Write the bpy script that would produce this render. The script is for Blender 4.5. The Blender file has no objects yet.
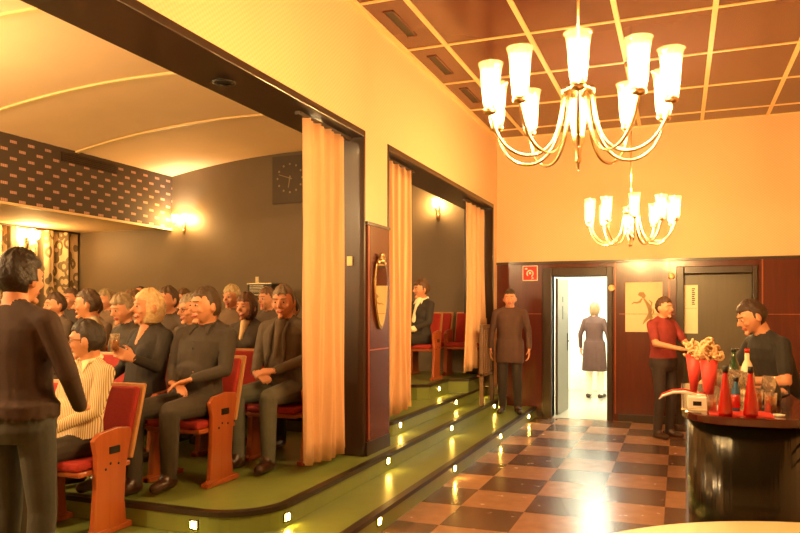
import bpy, bmesh, math, random
from mathutils import Vector, Matrix, Euler
from mathutils.bvhtree import BVHTree
random.seed(7)
R = math.radians
PI = math.pi
scene = bpy.context.scene
COL = scene.collection
V = Vector

# ------------------------------------------------------------------ materials
def _nt(name):
    m = bpy.data.materials.new(name); m.use_nodes = True
    nt = m.node_tree
    return m, nt, nt.nodes['Principled BSDF'], nt.nodes['Material Output']

def rgb(h):
    h = h.lstrip('#')
    f = lambda v: v / 12.92 if v <= .04045 else ((v + .055) / 1.055) ** 2.4
    return tuple(f(int(h[i:i + 2], 16) / 255) for i in (0, 2, 4)) + (1,)

def mat(name, col, rough=.5, metal=0, var=.08, scale=12, bump=0, bscale=60, coat=0, stretch=None, spec=.5):
    """plain material with a little procedural variation"""
    m, nt, b, out = _nt(name)
    c = rgb(col) if isinstance(col, str) else tuple(col) + (1,)
    b.inputs['Roughness'].default_value = rough
    b.inputs['Metallic'].default_value = metal
    b.inputs['Specular IOR Level'].default_value = spec
    if coat:
        b.inputs['Coat Weight'].default_value = coat
        b.inputs['Coat Roughness'].default_value = .08
    tc = nt.nodes.new('ShaderNodeTexCoord')
    mp = nt.nodes.new('ShaderNodeMapping')
    nt.links.new(tc.outputs['Object'], mp.inputs['Vector'])
    if stretch: mp.inputs['Scale'].default_value = stretch
    n = nt.nodes.new('ShaderNodeTexNoise'); n.inputs['Scale'].default_value = scale
    n.inputs['Detail'].default_value = 4
    nt.links.new(mp.outputs['Vector'], n.inputs['Vector'])
    mx = nt.nodes.new('ShaderNodeMixRGB')
    lo = tuple(x * (1 - var * 2) for x in c[:3]) + (1,)
    hi = tuple(min(1, x * (1 + var * 2)) for x in c[:3]) + (1,)
    mx.inputs[1].default_value = lo; mx.inputs[2].default_value = hi
    nt.links.new(n.outputs['Fac'], mx.inputs[0])
    nt.links.new(mx.outputs[0], b.inputs['Base Color'])
    if bump:
        n2 = nt.nodes.new('ShaderNodeTexNoise'); n2.inputs['Scale'].default_value = bscale
        nt.links.new(mp.outputs['Vector'], n2.inputs['Vector'])
        bp = nt.nodes.new('ShaderNodeBump'); bp.inputs['Strength'].default_value = bump
        bp.inputs['Distance'].default_value = .01
        nt.links.new(n2.outputs['Fac'], bp.inputs['Height'])
        nt.links.new(bp.outputs['Normal'], b.inputs['Normal'])
    return m

def emit(name, col, strength):
    m, nt, b, out = _nt(name)
    nt.nodes.remove(b)
    e = nt.nodes.new('ShaderNodeEmission')
    e.inputs['Color'].default_value = rgb(col); e.inputs['Strength'].default_value = strength
    nt.links.new(e.outputs[0], out.inputs['Surface'])
    return m

def glassy(name, col, trans=.45, transl=.4, rough=.15, base=.06):
    m, nt, b, out = _nt(name)
    nt.nodes.remove(b)
    t = nt.nodes.new('ShaderNodeBsdfTransparent'); t.inputs[0].default_value = rgb(col)
    l = nt.nodes.new('ShaderNodeBsdfTranslucent'); l.inputs[0].default_value = rgb(col)
    g = nt.nodes.new('ShaderNodeBsdfGlossy'); g.inputs['Roughness'].default_value = rough
    a = nt.nodes.new('ShaderNodeMixShader'); a.inputs[0].default_value = transl / (trans + transl)
    nt.links.new(t.outputs[0], a.inputs[1]); nt.links.new(l.outputs[0], a.inputs[2])
    c = nt.nodes.new('ShaderNodeMixShader')
    lw = nt.nodes.new('ShaderNodeLayerWeight'); lw.inputs[0].default_value = .25
    sc = nt.nodes.new('ShaderNodeMath'); sc.operation = 'MULTIPLY_ADD'
    sc.inputs[1].default_value = .5; sc.inputs[2].default_value = base
    nt.links.new(lw.outputs['Facing'], sc.inputs[0])
    nt.links.new(sc.outputs[0], c.inputs[0])
    nt.links.new(a.outputs[0], c.inputs[1]); nt.links.new(g.outputs[0], c.inputs[2])
    nt.links.new(c.outputs[0], out.inputs['Surface'])
    return m

def math_node(nt, op, a, b=None, c=None):
    n = nt.nodes.new('ShaderNodeMath'); n.operation = op
    for i, x in enumerate((a, b, c)):
        if x is None: continue
        if isinstance(x, (int, float)): n.inputs[i].default_value = x
        else: nt.links.new(x, n.inputs[i])
    return n.outputs[0]

def xyz(nt, src='Object'):
    tc = nt.nodes.new('ShaderNodeTexCoord')
    s = nt.nodes.new('ShaderNodeSeparateXYZ')
    nt.links.new(tc.outputs[src], s.inputs[0])
    return s.outputs

def mixc(nt, fac, a, b):
    m = nt.nodes.new('ShaderNodeMixRGB')
    nt.links.new(fac, m.inputs[0])
    for i, x in ((1, a), (2, b)):
        if isinstance(x, (tuple, list)): m.inputs[i].default_value = x
        else: nt.links.new(x, m.inputs[i])
    return m.outputs[0]

def m_checker():
    m, nt, b, out = _nt('checker_tiles')
    x, y, z = xyz(nt)
    T = .505; TY = .55
    fx = math_node(nt, 'FLOOR', math_node(nt, 'DIVIDE', math_node(nt, 'ADD', x, 1.62 + 40 * T), T))
    fy = math_node(nt, 'FLOOR', math_node(nt, 'DIVIDE', math_node(nt, 'ADD', y, -6.06 + 40 * TY), TY))
    par = math_node(nt, 'MODULO', math_node(nt, 'ADD', fx, fy), 2)
    tc = nt.nodes.new('ShaderNodeTexCoord')
    n = nt.nodes.new('ShaderNodeTexNoise'); n.inputs['Scale'].default_value = 9; n.inputs['Detail'].default_value = 6
    nt.links.new(tc.outputs['Object'], n.inputs['Vector'])
    light = mixc(nt, n.outputs['Fac'], rgb('#8e664a'), rgb('#ad8264'))
    dark = mixc(nt, n.outputs['Fac'], rgb('#4a3326'), rgb('#6a4d3a'))
    nt.links.new(mixc(nt, par, dark, light), b.inputs['Base Color'])
    r = math_node(nt, 'MULTIPLY_ADD', n.outputs['Fac'], .12, .19)
    nt.links.new(r, b.inputs['Roughness'])
    return m

def m_wallpaper():
    m, nt, b, out = _nt('yellow_wallpaper')
    x, y, z = xyz(nt)
    s = math_node(nt, 'ADD', x, y)
    w1 = math_node(nt, 'SINE', math_node(nt, 'MULTIPLY', s, 2 * PI / .045))
    w2 = math_node(nt, 'SINE', math_node(nt, 'MULTIPLY', z, 2 * PI / .035))
    f = math_node(nt, 'MULTIPLY_ADD', math_node(nt, 'MULTIPLY', w1, w2), .5, .5)
    nt.links.new(mixc(nt, f, rgb('#d8b284'), rgb('#e4c094')), b.inputs['Base Color'])
    b.inputs['Roughness'].default_value = .6
    return m

def m_valance():
    """dark cloth with staggered rows of little pale barred dashes"""
    m, nt, b, out = _nt('dashed_dark_fabric')
    x, y, z = xyz(nt)
    v = math_node(nt, 'DIVIDE', z, .115)
    row = math_node(nt, 'FLOOR', v)
    fv = math_node(nt, 'FRACT', v)
    u = math_node(nt, 'ADD', math_node(nt, 'DIVIDE', y, .29), math_node(nt, 'MULTIPLY', row, .5))
    fu = math_node(nt, 'FRACT', math_node(nt, 'ADD', u, 50))
    a = math_node(nt, 'LESS_THAN', math_node(nt, 'ABSOLUTE', math_node(nt, 'SUBTRACT', fu, .5)), .19)
    c = math_node(nt, 'LESS_THAN', math_node(nt, 'ABSOLUTE', math_node(nt, 'SUBTRACT', fv, .5)), .17)
    bars = math_node(nt, 'MULTIPLY_ADD', math_node(nt, 'SINE', math_node(nt, 'MULTIPLY', fu, 2 * PI * 9)), .2, .75)
    f = math_node(nt, 'MULTIPLY', math_node(nt, 'MULTIPLY', a, c), bars)
    nt.links.new(mixc(nt, f, rgb('#4a3b2e'), rgb('#c7957c')), b.inputs['Base Color'])
    b.inputs['Roughness'].default_value = .8
    return m

def m_drape():
    """cream printed drape: vertical bands with dark ornaments"""
    m, nt, b, out = _nt('printed_drape_fabric')
    x, y, z = xyz(nt)
    u = math_node(nt, 'FRACT', math_node(nt, 'DIVIDE', math_node(nt, 'ADD', y, 20), .62))
    band = math_node(nt, 'LESS_THAN', u, .22)
    tc = nt.nodes.new('ShaderNodeTexCoord')
    mp = nt.nodes.new('ShaderNodeMapping'); mp.inputs['Scale'].default_value = (0, 5.5, 3.2)
    nt.links.new(tc.outputs['Object'], mp.inputs[0])
    vo = nt.nodes.new('ShaderNodeTexVoronoi'); vo.feature = 'F1'; vo.inputs['Scale'].default_value = 1.6
    nt.links.new(mp.outputs[0], vo.inputs['Vector'])
    ring = math_node(nt, 'LESS_THAN', math_node(nt, 'ABSOLUTE', math_node(nt, 'SUBTRACT', vo.outputs['Distance'], .42)), .13)
    f = math_node(nt, 'MAXIMUM', math_node(nt, 'MULTIPLY', band, .85), math_node(nt, 'MULTIPLY', ring, .75))
    nt.links.new(mixc(nt, f, rgb('#cfb48a'), rgb('#3c3024')), b.inputs['Base Color'])
    b.inputs['Roughness'].default_value = .85
    return m

def m_wood(name, c1, c2, rough=.35, axis='Z', coat=0, freq=6):
    m, nt, b, out = _nt(name)
    tc = nt.nodes.new('ShaderNodeTexCoord')
    mp = nt.nodes.new('ShaderNodeMapping')
    mp.inputs['Scale'].default_value = {'Z': (freq, freq, .5), 'Y': (freq, .5, freq), 'X': (.5, freq, freq)}[axis]
    nt.links.new(tc.outputs['Object'], mp.inputs[0])
    n = nt.nodes.new('ShaderNodeTexNoise'); n.inputs['Scale'].default_value = 3
    n.inputs['Detail'].default_value = 6; n.inputs['Distortion'].default_value = .8
    nt.links.new(mp.outputs[0], n.inputs['Vector'])
    nt.links.new(mixc(nt, n.outputs['Fac'], rgb(c1), rgb(c2)), b.inputs['Base Color'])
    b.inputs['Roughness'].default_value = rough
    if coat:
        b.inputs['Coat Weight'].default_value = coat; b.inputs['Coat Roughness'].default_value = .1
    return m

def m_stripes(name, c1, c2, pitch, thin=.3):
    m, nt, b, out = _nt(name)
    x, y, z = xyz(nt)
    s = math_node(nt, 'ADD', x, math_node(nt, 'MULTIPLY', y, .9))
    f = math_node(nt, 'LESS_THAN', math_node(nt, 'FRACT', math_node(nt, 'DIVIDE', math_node(nt, 'ADD', s, 10), pitch)), thin)
    nt.links.new(mixc(nt, f, rgb(c1), rgb(c2)), b.inputs['Base Color'])
    b.inputs['Roughness'].default_value = .8
    return m

M = {}
M['tiles'] = m_checker()
M['wallpaper'] = m_wallpaper()
M['valance'] = m_valance()
M['drape'] = m_drape()
M['curtain'] = mat('apricot_curtain', '#d3a57a', .8, var=.05, scale=3, stretch=(6, 6, .4))
M['panel'] = m_wood('red_brown_panel', '#40160e', '#602618', .24, 'Z', .3)
M['dark_wood'] = m_wood('dark_wood_frame', '#24170f', '#3a281a', .35, 'Z', .2)
M['door'] = m_wood('grey_brown_door', '#4f4637', '#5f5543', .35, 'Z')
M['orange_wood'] = m_wood('orange_wood', '#8a3f1c', '#b5602f', .28, 'Z', .3)
M['rail_wood'] = m_wood('dull_brown_wood', '#5a3d28', '#7a583c', .5, 'Z')
M['pale_wood'] = m_wood('pale_wood', '#b07a48', '#cf9a62', .4, 'Z')
M['ceil_panel'] = mat('lacquered_ceiling', '#643a2e', .16, var=.12, scale=1.2)
M['cream_strip'] = mat('cream_strip', '#e6c48a', .5, var=.03)
M['plaster'] = mat('cream_plaster', '#ecc79a', .8, var=.03, scale=2)
M['darkwall'] = mat('dark_olive_wall', '#6a5a45', .6, var=.06, scale=2)
M['lino'] = mat('green_linoleum', '#748040', .33, var=.1, scale=5)
M['nosing'] = mat('dark_nosing', '#2b2016', .4, var=.1)
M['brass'] = mat('brass', '#dfc492', .22, 1, var=.06)
M['chrome'] = mat('steel', '#c9c2b4', .2, 1, var=.05)
M['black'] = mat('black_plastic', '#17130f', .4, var=.1)
M['redseat'] = mat('red_upholstery', '#9c2418', .8, var=.1, scale=30, bump=.2)
M['white'] = mat('white_paint', '#efe9dc', .6, var=.02)
M['cream_top'] = mat('cream_tabletop', '#f0e2b4', .3, var=.02)
M['bulb'] = emit('lamp_filament', '#ffe6c2', 1650)
M['bulb_fill'] = emit('fill_lamp_filament', '#ffe2b8', 3200)  # for the added lamps that brighten the auditorium
M['bulb_small'] = emit('sconce_filament', '#ffe2b6', 2000)
M['step'] = emit('step_lamp', '#ffc955', 170)
M['spot'] = emit('downlight_lamp', '#ffd08a', 120)
M['daylamp'] = emit('corridor_lamp', '#f6ffe6', 42)
M['shade'] = glassy('frosted_glass', '#fff0d0', .8, .1, .08)
M['mirror'] = mat('mirror_glass', '#e8dcc0', .03, 1, var=0)
M['bartop'] = mat('dark_red_bar_top', '#4a1a12', .12, var=.15, scale=8, coat=.5)
M['barfront'] = None
M['paper'] = mat('off_white_paper', '#dcc9a0', .8, var=.03)
M['ink'] = mat('brown_ink', '#a08058', .8, var=.15, scale=30)
M['signred'] = mat('sign_red', '#c02216', .4, var=.03)
M['signwhite'] = mat('sign_white', '#f4ecdc', .4, var=.02)

def m_barfront():
    m, nt, b, out = _nt('dark_streaked_bar_front')
    x, y, z = xyz(nt)
    tc = nt.nodes.new('ShaderNodeTexCoord')
    mp = nt.nodes.new('ShaderNodeMapping'); mp.inputs['Scale'].default_value = (1, 1, .02)
    nt.links.new(tc.outputs['Object'], mp.inputs[0])
    n = nt.nodes.new('ShaderNodeTexNoise'); n.inputs['Scale'].default_value = 26
    nt.links.new(mp.outputs[0], n.inputs['Vector'])
    nt.links.new(mixc(nt, n.outputs['Fac'], rgb('#090a07'), rgb('#1f1f12')), b.inputs['Base Color'])  # stripe reflections painted in as vertical olive streaks
    b.inputs['Roughness'].default_value = .2
    bp = nt.nodes.new('ShaderNodeBump'); bp.inputs['Strength'].default_value = .25; bp.inputs['Distance'].default_value = .02
    nt.links.new(n.outputs['Fac'], bp.inputs['Height']); nt.links.new(bp.outputs['Normal'], b.inputs['Normal'])
    return m
M['barfront'] = m_barfront()

# ------------------------------------------------------------------ mesh builder
def frame(d):
    d = d.normalized()
    a = V((0, 0, 1)) if abs(d.z) < .9 else V((1, 0, 0))
    x = d.cross(a).normalized(); y = d.cross(x).normalized()
    return x, y

class MB:
    def __init__(s): s.v = []; s.f = []; s.m = []; s.s = []
    def add(s, vs, fs, mi=0, smooth=False):
        k = len(s.v); s.v += [V(p) for p in vs]
        for f in fs:
            s.f.append([i + k for i in f]); s.m.append(mi); s.s.append(smooth)
        return s
    def box(s, a, b, mi=0):
        (x0, y0, z0), (x1, y1, z1) = a, b
        x0, x1 = sorted((x0, x1)); y0, y1 = sorted((y0, y1)); z0, z1 = sorted((z0, z1))
        vs = [(x0, y0, z0), (x1, y0, z0), (x1, y1, z0), (x0, y1, z0), (x0, y0, z1), (x1, y0, z1), (x1, y1, z1), (x0, y1, z1)]
        return s.add(vs, [(3, 2, 1, 0), (4, 5, 6, 7), (0, 1, 5, 4), (1, 2, 6, 5), (2, 3, 7, 6), (3, 0, 4, 7)], mi)
    def prism(s, poly, z0, z1, mi=0, mtx=None, smooth=False):
        n = len(poly)
        area = sum(poly[i][0] * poly[(i + 1) % n][1] - poly[(i + 1) % n][0] * poly[i][1] for i in range(n))
        if area < 0: poly = poly[::-1]
        vs = [V((p[0], p[1], z0)) for p in poly] + [V((p[0], p[1], z1)) for p in poly]
        if mtx: vs = [mtx @ p for p in vs]
        s.add(vs, [tuple(range(n))[::-1], tuple(range(n, 2 * n))], mi)
        k = len(s.v) - 2 * n
        for i in range(n):
            j = (i + 1) % n
            s.f.append([k + i, k + j, k + n + j, k + n + i]); s.m.append(mi); s.s.append(smooth)
        return s
    def tube(s, pts, rad, seg=10, mi=0, smooth=True):
        pts = [V(p) for p in pts]; n = len(pts)
        rr = rad if isinstance(rad, (list, tuple)) else [rad] * n
        x, y = frame(pts[1] - pts[0]); vs = []; fs = []
        for i, p in enumerate(pts):
            d = (pts[min(i + 1, n - 1)] - pts[max(i - 1, 0)]).normalized()
            x = (x - d * x.dot(d)).normalized(); y = d.cross(x)
            for k in range(seg):
                a = 2 * PI * k / seg
                vs.append(p + (x * math.cos(a) + y * math.sin(a)) * rr[i])
        for i in range(n - 1):
            for k in range(seg):
                k2 = (k + 1) % seg
                fs.append((i * seg + k, i * seg + k2, (i + 1) * seg + k2, (i + 1) * seg + k))
        fs.append(tuple(range(seg))[::-1]); fs.append(tuple(range((n - 1) * seg, n * seg)))
        return s.add(vs, fs, mi, smooth)
    def lathe(s, prof, c=(0, 0, 0), seg=24, mi=0, smooth=True, closed=False):
        """profile of (r, z) turned about the vertical axis through c"""
        c = V(c); n = len(prof); vs = []; fs = []
        for r, z in prof:
            for k in range(seg):
                a = 2 * PI * k / seg
                vs.append(c + V((r * math.cos(a), r * math.sin(a), z)))
        rng = n if closed else n - 1
        for i in range(rng):
            i2 = (i + 1) % n
            for k in range(seg):
                k2 = (k + 1) % seg
                fs.append((i * seg + k, i * seg + k2, i2 * seg + k2, i2 * seg + k))
        if not closed:
            if prof[0][0] > 1e-5: fs.append(tuple(range(seg))[::-1])
            if prof[-1][0] > 1e-5: fs.append(tuple(range((n - 1) * seg, n * seg)))
        return s.add(vs, fs, mi, smooth)
    def ell(s, c, r, seg=14, rings=9, mi=0, mtx=None, fn=None):
        c = V(c); vs = []; fs = []
        for i in range(rings + 1):
            t = PI * i / rings
            for k in range(seg):
                a = 2 * PI * k / seg
                d = V((math.sin(t) * math.cos(a), math.sin(t) * math.sin(a), math.cos(t)))
                p = fn(d) if fn else V((d.x * r[0], d.y * r[1], d.z * r[2]))
                if mtx: p = mtx @ p
                vs.append(c + p)
        for i in range(rings):
            for k in range(seg):
                k2 = (k + 1) % seg
                fs.append((i * seg + k, (i + 1) * seg + k, (i + 1) * seg + k2, i * seg + k2))
        return s.add(vs, fs, mi, True)
    def cap(s, a, b, ra, rb, seg=12, mi=0):
        a, b = V(a), V(b); d = (b - a); L = d.length
        if L < 1e-6: d = V((0, 0, 1)); L = 1e-6
        d = d / L; pts = []; rr = []
        for t in (85, 60, 30): pts.append(a - d * ra * math.sin(R(t))); rr.append(ra * math.cos(R(t)))
        pts += [a, b]; rr += [ra, rb]
        for t in (30, 60, 85): pts.append(b + d * rb * math.sin(R(t))); rr.append(rb * math.cos(R(t)))
        return s.tube(pts, rr, seg, mi)
    def loft(s, rings, seg=20, mi=0, p=2.3):
        """rings: (centre, rx, ry) horizontal super-ellipses"""
        vs = []; fs = []; n = len(rings)
        for c, rx, ry in rings:
            for k in range(seg):
                a = 2 * PI * k / seg; ca, sa = math.cos(a), math.sin(a)
                vs.append(V(c) + V((rx * math.copysign(abs(ca) ** (2 / p), ca), ry * math.copysign(abs(sa) ** (2 / p), sa), 0)))
        for i in range(n - 1):
            for k in range(seg):
                k2 = (k + 1) % seg
                fs.append((i * seg + k, i * seg + k2, (i + 1) * seg + k2, (i + 1) * seg + k))
        fs.append(tuple(range(seg))[::-1]); fs.append(tuple(range((n - 1) * seg, n * seg)))
        return s.add(vs, fs, mi, True)
    def mesh(s, name):
        me = bpy.data.meshes.new(name)
        me.from_pydata([tuple(p) for p in s.v], [], s.f)
        me.polygons.foreach_set('material_index', s.m)
        me.polygons.foreach_set('use_smooth', s.s)
        me.update()
        bm = bmesh.new(); bm.from_mesh(me)
        bmesh.ops.recalc_face_normals(bm, faces=bm.faces); bm.to_mesh(me); bm.free()
        return me
    def build(s, name, mats, parent=None, bevel=0):
        me = s.mesh(name)
        for m in (mats if isinstance(mats, (list, tuple)) else [mats]): me.materials.append(m)
        o = bpy.data.objects.new(name, me); COL.objects.link(o)
        if parent: o.parent = parent
        if bevel:
            bv = o.modifiers.new('edge', 'BEVEL'); bv.width = bevel; bv.segments = 2
            bv.limit_method = 'ANGLE'; bv.angle_limit = R(40)
        return o

def empty(name, loc=(0, 0, 0), rz=0):
    o = bpy.data.objects.new(name, None); COL.objects.link(o)
    o.empty_display_size = .1; o.location = loc; o.rotation_euler = (0, 0, rz)
    return o

def tag(o, label, cat, group=None, kind=None):
    o['label'] = label; o['category'] = cat
    if group: o['group'] = group
    if kind: o['kind'] = kind
    return o

def struct(o, label=None):
    o['kind'] = 'structure'
    if label: o['label'] = label
    return o

def copy_tree(o, parent=None):
    c = o.copy(); COL.objects.link(c)
    if parent: c.parent = parent
    for ch in [x for x in bpy.data.objects if x.parent is o]: copy_tree(ch, c)
    return c

# ------------------------------------------------------------------ room measures (metres)
XW, XI = -2.54, -2.96          # foyer face and auditorium face of the arcade wall
YB = 10.55                     # back wall
ZC = 4.12                      # foyer ceiling
ZH = 3.09                      # head of the openings
X1, X2, X3, X4 = -1.95, -2.39, -2.68, -2.93
L1, L2, L3, L4 = .145, .29, .435, .62
XV, XD = -8.47, -10.73         # valance, far left wall
XR, YF = 3.2, -3.0             # right wall and the wall behind the viewer

# floor
struct(MB().box((-10.9, YF - .15, -.12), (XR + .1, YB, 0)).build('floor', M['tiles']))

# stepped green platforms
def rounded(xr, yf, rad, xl=XD, yb=YB):
    pts = [(xl, yf)]
    for k in range(0, 11):
        a = -PI / 2 + (PI / 2) * k / 10
        pts.append((xr - rad + rad * math.cos(a), yf + rad + rad * math.sin(a)))
    pts += [(xr, yb), (xl, yb)]
    return pts
def edge_line(poly):  # the open front edge (without the two wall corners)
    return poly[:-1]
def nosing(poly, z, name):
    e = edge_line(poly); mb = MB()
    vs = []; fs = []
    w, h, o = .05, .03, .012
    for i, p in enumerate(e):
        a = V(e[max(i - 1, 0)]); b = V(e[min(i + 1, len(e) - 1)])
        d = (b - a).normalized(); nrm = V((d.y, -d.x))
        q = V(p)
        for s_, zz in ((o, z + .004), (o, z - h), (-w, z - h), (-w, z + .004)):
            r = q + nrm * s_; vs.append((r.x, r.y, zz))
    n = len(e)
    for i in range(n - 1):
        for k in range(4):
            k2 = (k + 1) % 4
            fs.append((i * 4 + k, i * 4 + k2, (i + 1) * 4 + k2, (i + 1) * 4 + k))
    fs += [(0, 1, 2, 3), tuple((n - 1) * 4 + k for k in (3, 2, 1, 0))]
    return struct(mb.add(vs, fs).build(name, M['nosing']))
P1 = rounded(X1, 1.2, .5)
P2 = rounded(X2, 3.76, .42)
P3 = rounded(X3, 6.6, .12)
P4 = [(XD, 8.45), (X4 - .12, 8.45), (X4, 8.57), (X4, 9.35), (-2.67, 9.45), (-2.67, YB), (XD, YB)]
for k, (p, z0, z1) in enumerate(((P1, 0, L1), (P2, L1, L2), (P3, L2, L3), (P4, L3, L4))):
    struct(MB().prism(p, z0, z1 - .002).build('floor_step', M['lino']))
    nosing(p, z1, 'trim_%d' % (k + 1))

# walls
w = MB()
w.box((XI, YF, ZH), (XW, YB, 4.6))                    # above the openings
w.box((XI, 5.69, L2), (XW, 6.24, ZH))                 # pier
w.box((XI, 10.31, L3), (XW, YB, ZH))                  # stub at the back wall
w.box((XI, YF, L1), (XW, -1.6, ZH))                   # stub behind the viewer
wl = struct(w.build('wall_left', [M['wallpaper'], M['darkwall']]))
for p in wl.data.polygons:                            # openings and auditorium side are dark
    n = p.normal
    if n.x < -.5 or (abs(n.x) < .5): p.material_index = 1
# dark frames round the openings
def frame_open(y0, y1, zb0, zb1, name):
    f = MB(); t = .04; d = .008
    x0, x1 = XI - .015, XW + d
    f.box((x0, y0 - .001, ZH - t), (x1, y1 + .001, ZH + .018))
    f.box((x0, y0 - .018, zb0), (x1, y0 + .02, ZH + .018))
    f.box((x0, y1 - .02, zb1), (x1, y1 + .018, ZH + .018))
    return struct(f.build(name, M['dark_wood'], bevel=.006))
frame_open(-1.6, 5.69, L1, L2, 'trim_5')
frame_open(6.24, 10.31, L2, L3, 'trim_6')

# back wall of the foyer, with two door openings
D1 = (-1.72, -.95, 2.04); D2 = (.06, .9, 2.05)
ZP = 2.25
w = MB()
w.box((XW, YB, ZP), (XR, YB + .2, 4.6), 0)
for x0, x1 in ((XW, D1[0]), (D1[1], D2[0]), (D2[1], XR)): w.box((x0, YB, 0), (x1, YB + .2, ZP), 1)
for a in (D1, D2): w.box((a[0], YB, a[2]), (a[1], YB + .2, ZP), 1)
struct(w.build('wall_back', [M['wallpaper'], M['panel']]))
t = MB()
t.box((XW, YB - .035, ZP - .02), (XR, YB, ZP + .015))
struct(t.build('trim_7', M['dark_wood']))
t = MB()
for x in (-.84, -.13, 1.02, 1.95): t.box((x - .008, YB - .008, .1), (x + .008, YB, ZP - .02))
for (a, b) in ((XW, D1[0] - .16), (D1[1] + .16, D2[0] - .12), (D2[1] + .12, XR)): t.box((a, YB - .008, 1.5), (b, YB, 1.508))
struct(t.build('trim_8', M['orange_wood']))
struct(MB().box((XW + .6, YB - .02, 0), (D1[0] - .15, YB, .1)).box((D1[1] + .15, YB - .02, 0), (D2[0] - .1, YB, .1)).box((D2[1] + .1, YB - .02, 0), (XR, YB, .1)).build('baseboard_back', M['dark_wood']))
def door_frame(D, name, wd=.13):
    x0, x1, z = D; f = MB()
    f.box((x0 - wd, YB - .06, 0), (x0, YB + .2, z + wd)).box((x1, YB - .06, 0), (x1 + wd * .6, YB + .2, z + wd)).box((x0, YB - .06, z), (x1, YB + .2, z + wd))
    return struct(f.build(name, M['dark_wood'], bevel=.01))
door_frame(D1, 'trim_9'); door_frame(D2, 'trim_10', .1)
# open door leaf, swung into the corridor
dl = struct(MB().box((0, -.02, .01), (.74, .02, 2.03)).build('door_1', M['door'], bevel=.004), 'open grey brown door leaf swung into the bright corridor')
dl.location = (D1[0] + .03, YB + .2, 0); dl.rotation_euler.z = R(86)
h = MB(); h.box((.64, -.03, .93), (.69, -.02, 1.2)); h.cap((.665, -.05, 1.08), (.56, -.05, 1.08), .009, .009)
h.cap((.665, -.02, 1.08), (.665, -.05, 1.08), .008, .008); h.build('door_handle', M['black'], dl)
sg = MB(); sg.box((.3, -.024, 1.42), (.345, -.0205, 1.62)).box((.3, -.024, 1.68), (.345, -.0205, 1.76)); sg.build('door_plate', M['black'], dl)
d2 = struct(MB().box((D2[0], YB + .05, .01), (D2[1], YB + .09, D2[2])).build('door_2', M['door'], bevel=.004))
h = MB(); h.cap((.8, YB + .01, 1.05), (.7, YB + .01, 1.05), .009, .009); h.cap((.8, YB + .05, 1.05), (.8, YB + .01, 1.05), .008, .008); h.build('door_handle', M['chrome'], d2)

# corridor behind the open door
w = MB()
cx0, cx1, cy1 = -2.1, -.75, 14.4
w.box((cx0 - .1, YB + .2, 0), (cx0, cy1, 2.7)).box((cx1, YB + .2, 0), (cx1 + .1, cy1, 2.7)).box((cx0 - .1, cy1, 0), (cx1 + .1, cy1 + .1, 2.7))
struct(w.build('wall_corridor', M['white']))
struct(MB().box((cx0 - .1, YB + .2, 2.6), (cx1 + .1, cy1, 2.7)).build('ceiling_corridor', M['white']))
struct(MB().box((cx0 - .1, YB, -.12), (cx1 + .1, cy1 + .1, -.001)).build('floor_corridor', mat('pale_corridor_floor', '#b9ad98', .2, var=.05)))
lamp = empty('ceiling_lamp', (-1.35, 12.4, 2.6))
tag(lamp, 'white fluorescent lamp on the corridor ceiling behind the open door', 'lamp')
MB().box((-.2, -1.3, -.05), (.2, 1.3, 0)).build('housing', M['white'], lamp)
MB().box((-.18, -1.28, -.056), (.18, 1.28, -.0505)).build('diffuser', M['daylamp'], lamp)

# other walls
struct(MB().box((XR, YF, 0), (XR + .1, YB, 4.6)).build('wall_right', M['wallpaper']))
struct(MB().box((-10.9, YF - .1, 0), (XR + .1, YF, 4.6)).build('wall_front', M['plaster']))
struct(MB().box((XD - .1, YB, 0), (XW, YB + .2, 4.6)).build('wall_auditorium_back', M['darkwall']))
struct(MB().box((XD - .15, YF, 0), (XD, YB, 3.3)).build('wall_auditorium_left', M['darkwall']))
# side recess: soffit and the patterned front above it
struct(MB().box((XD, YF, 3.03), (XV - .06, YB, 3.3)).build('ceiling_recess', M['plaster']))
v = struct(MB().box((XV - .06, YF, 3.02), (XV, YB, 4.3)).build('wall_valance', M['valance']))
struct(MB().box((XV - .08, YF, 2.985), (XV + .015, YB, 3.02)).build('trim_11', M['cream_strip']))
# auditorium vault
def vault_z(x): return 4.2 - .25 * ((x + 5.72) / 2.76) ** 2
vs = []; fs = []; N = 24
for i in range(N + 1):
    x = XV + (XI - XV) * i / N
    for zz in (vault_z(x), vault_z(x) + .1):
        vs += [(x, YF, zz), (x, YB, zz)]
for i in range(N):
    a, b = i * 4, i * 4 + 4
    fs += [(a, a + 1, b + 1, b), (a + 2, b + 2, b + 3, a + 3)]
struct(MB().add(vs, fs, 0, True).build('ceiling_auditorium', M['plaster']))
for k, y in enumerate((2.9, 4.72, 6.54, 8.36)):
    pts = [(XV + (XI - XV) * i / N, y, vault_z(XV + (XI - XV) * i / N) - .004) for i in range(N + 1)]
    vs = []; fs = []
    for p in pts:
        for dy, dz in ((-.03, .01), (.03, .01), (.03, -.02), (-.03, -.02)): vs.append((p[0], p[1] + dy, p[2] + dz))
    for i in range(N):
        for q in range(4): fs.append((i * 4 + q, i * 4 + (q + 1) % 4, i * 4 + 4 + (q + 1) % 4, i * 4 + 4 + q))
    struct(MB().add(vs, fs).build('trim_%d' % (12 + k), M['cream_strip']))

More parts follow.
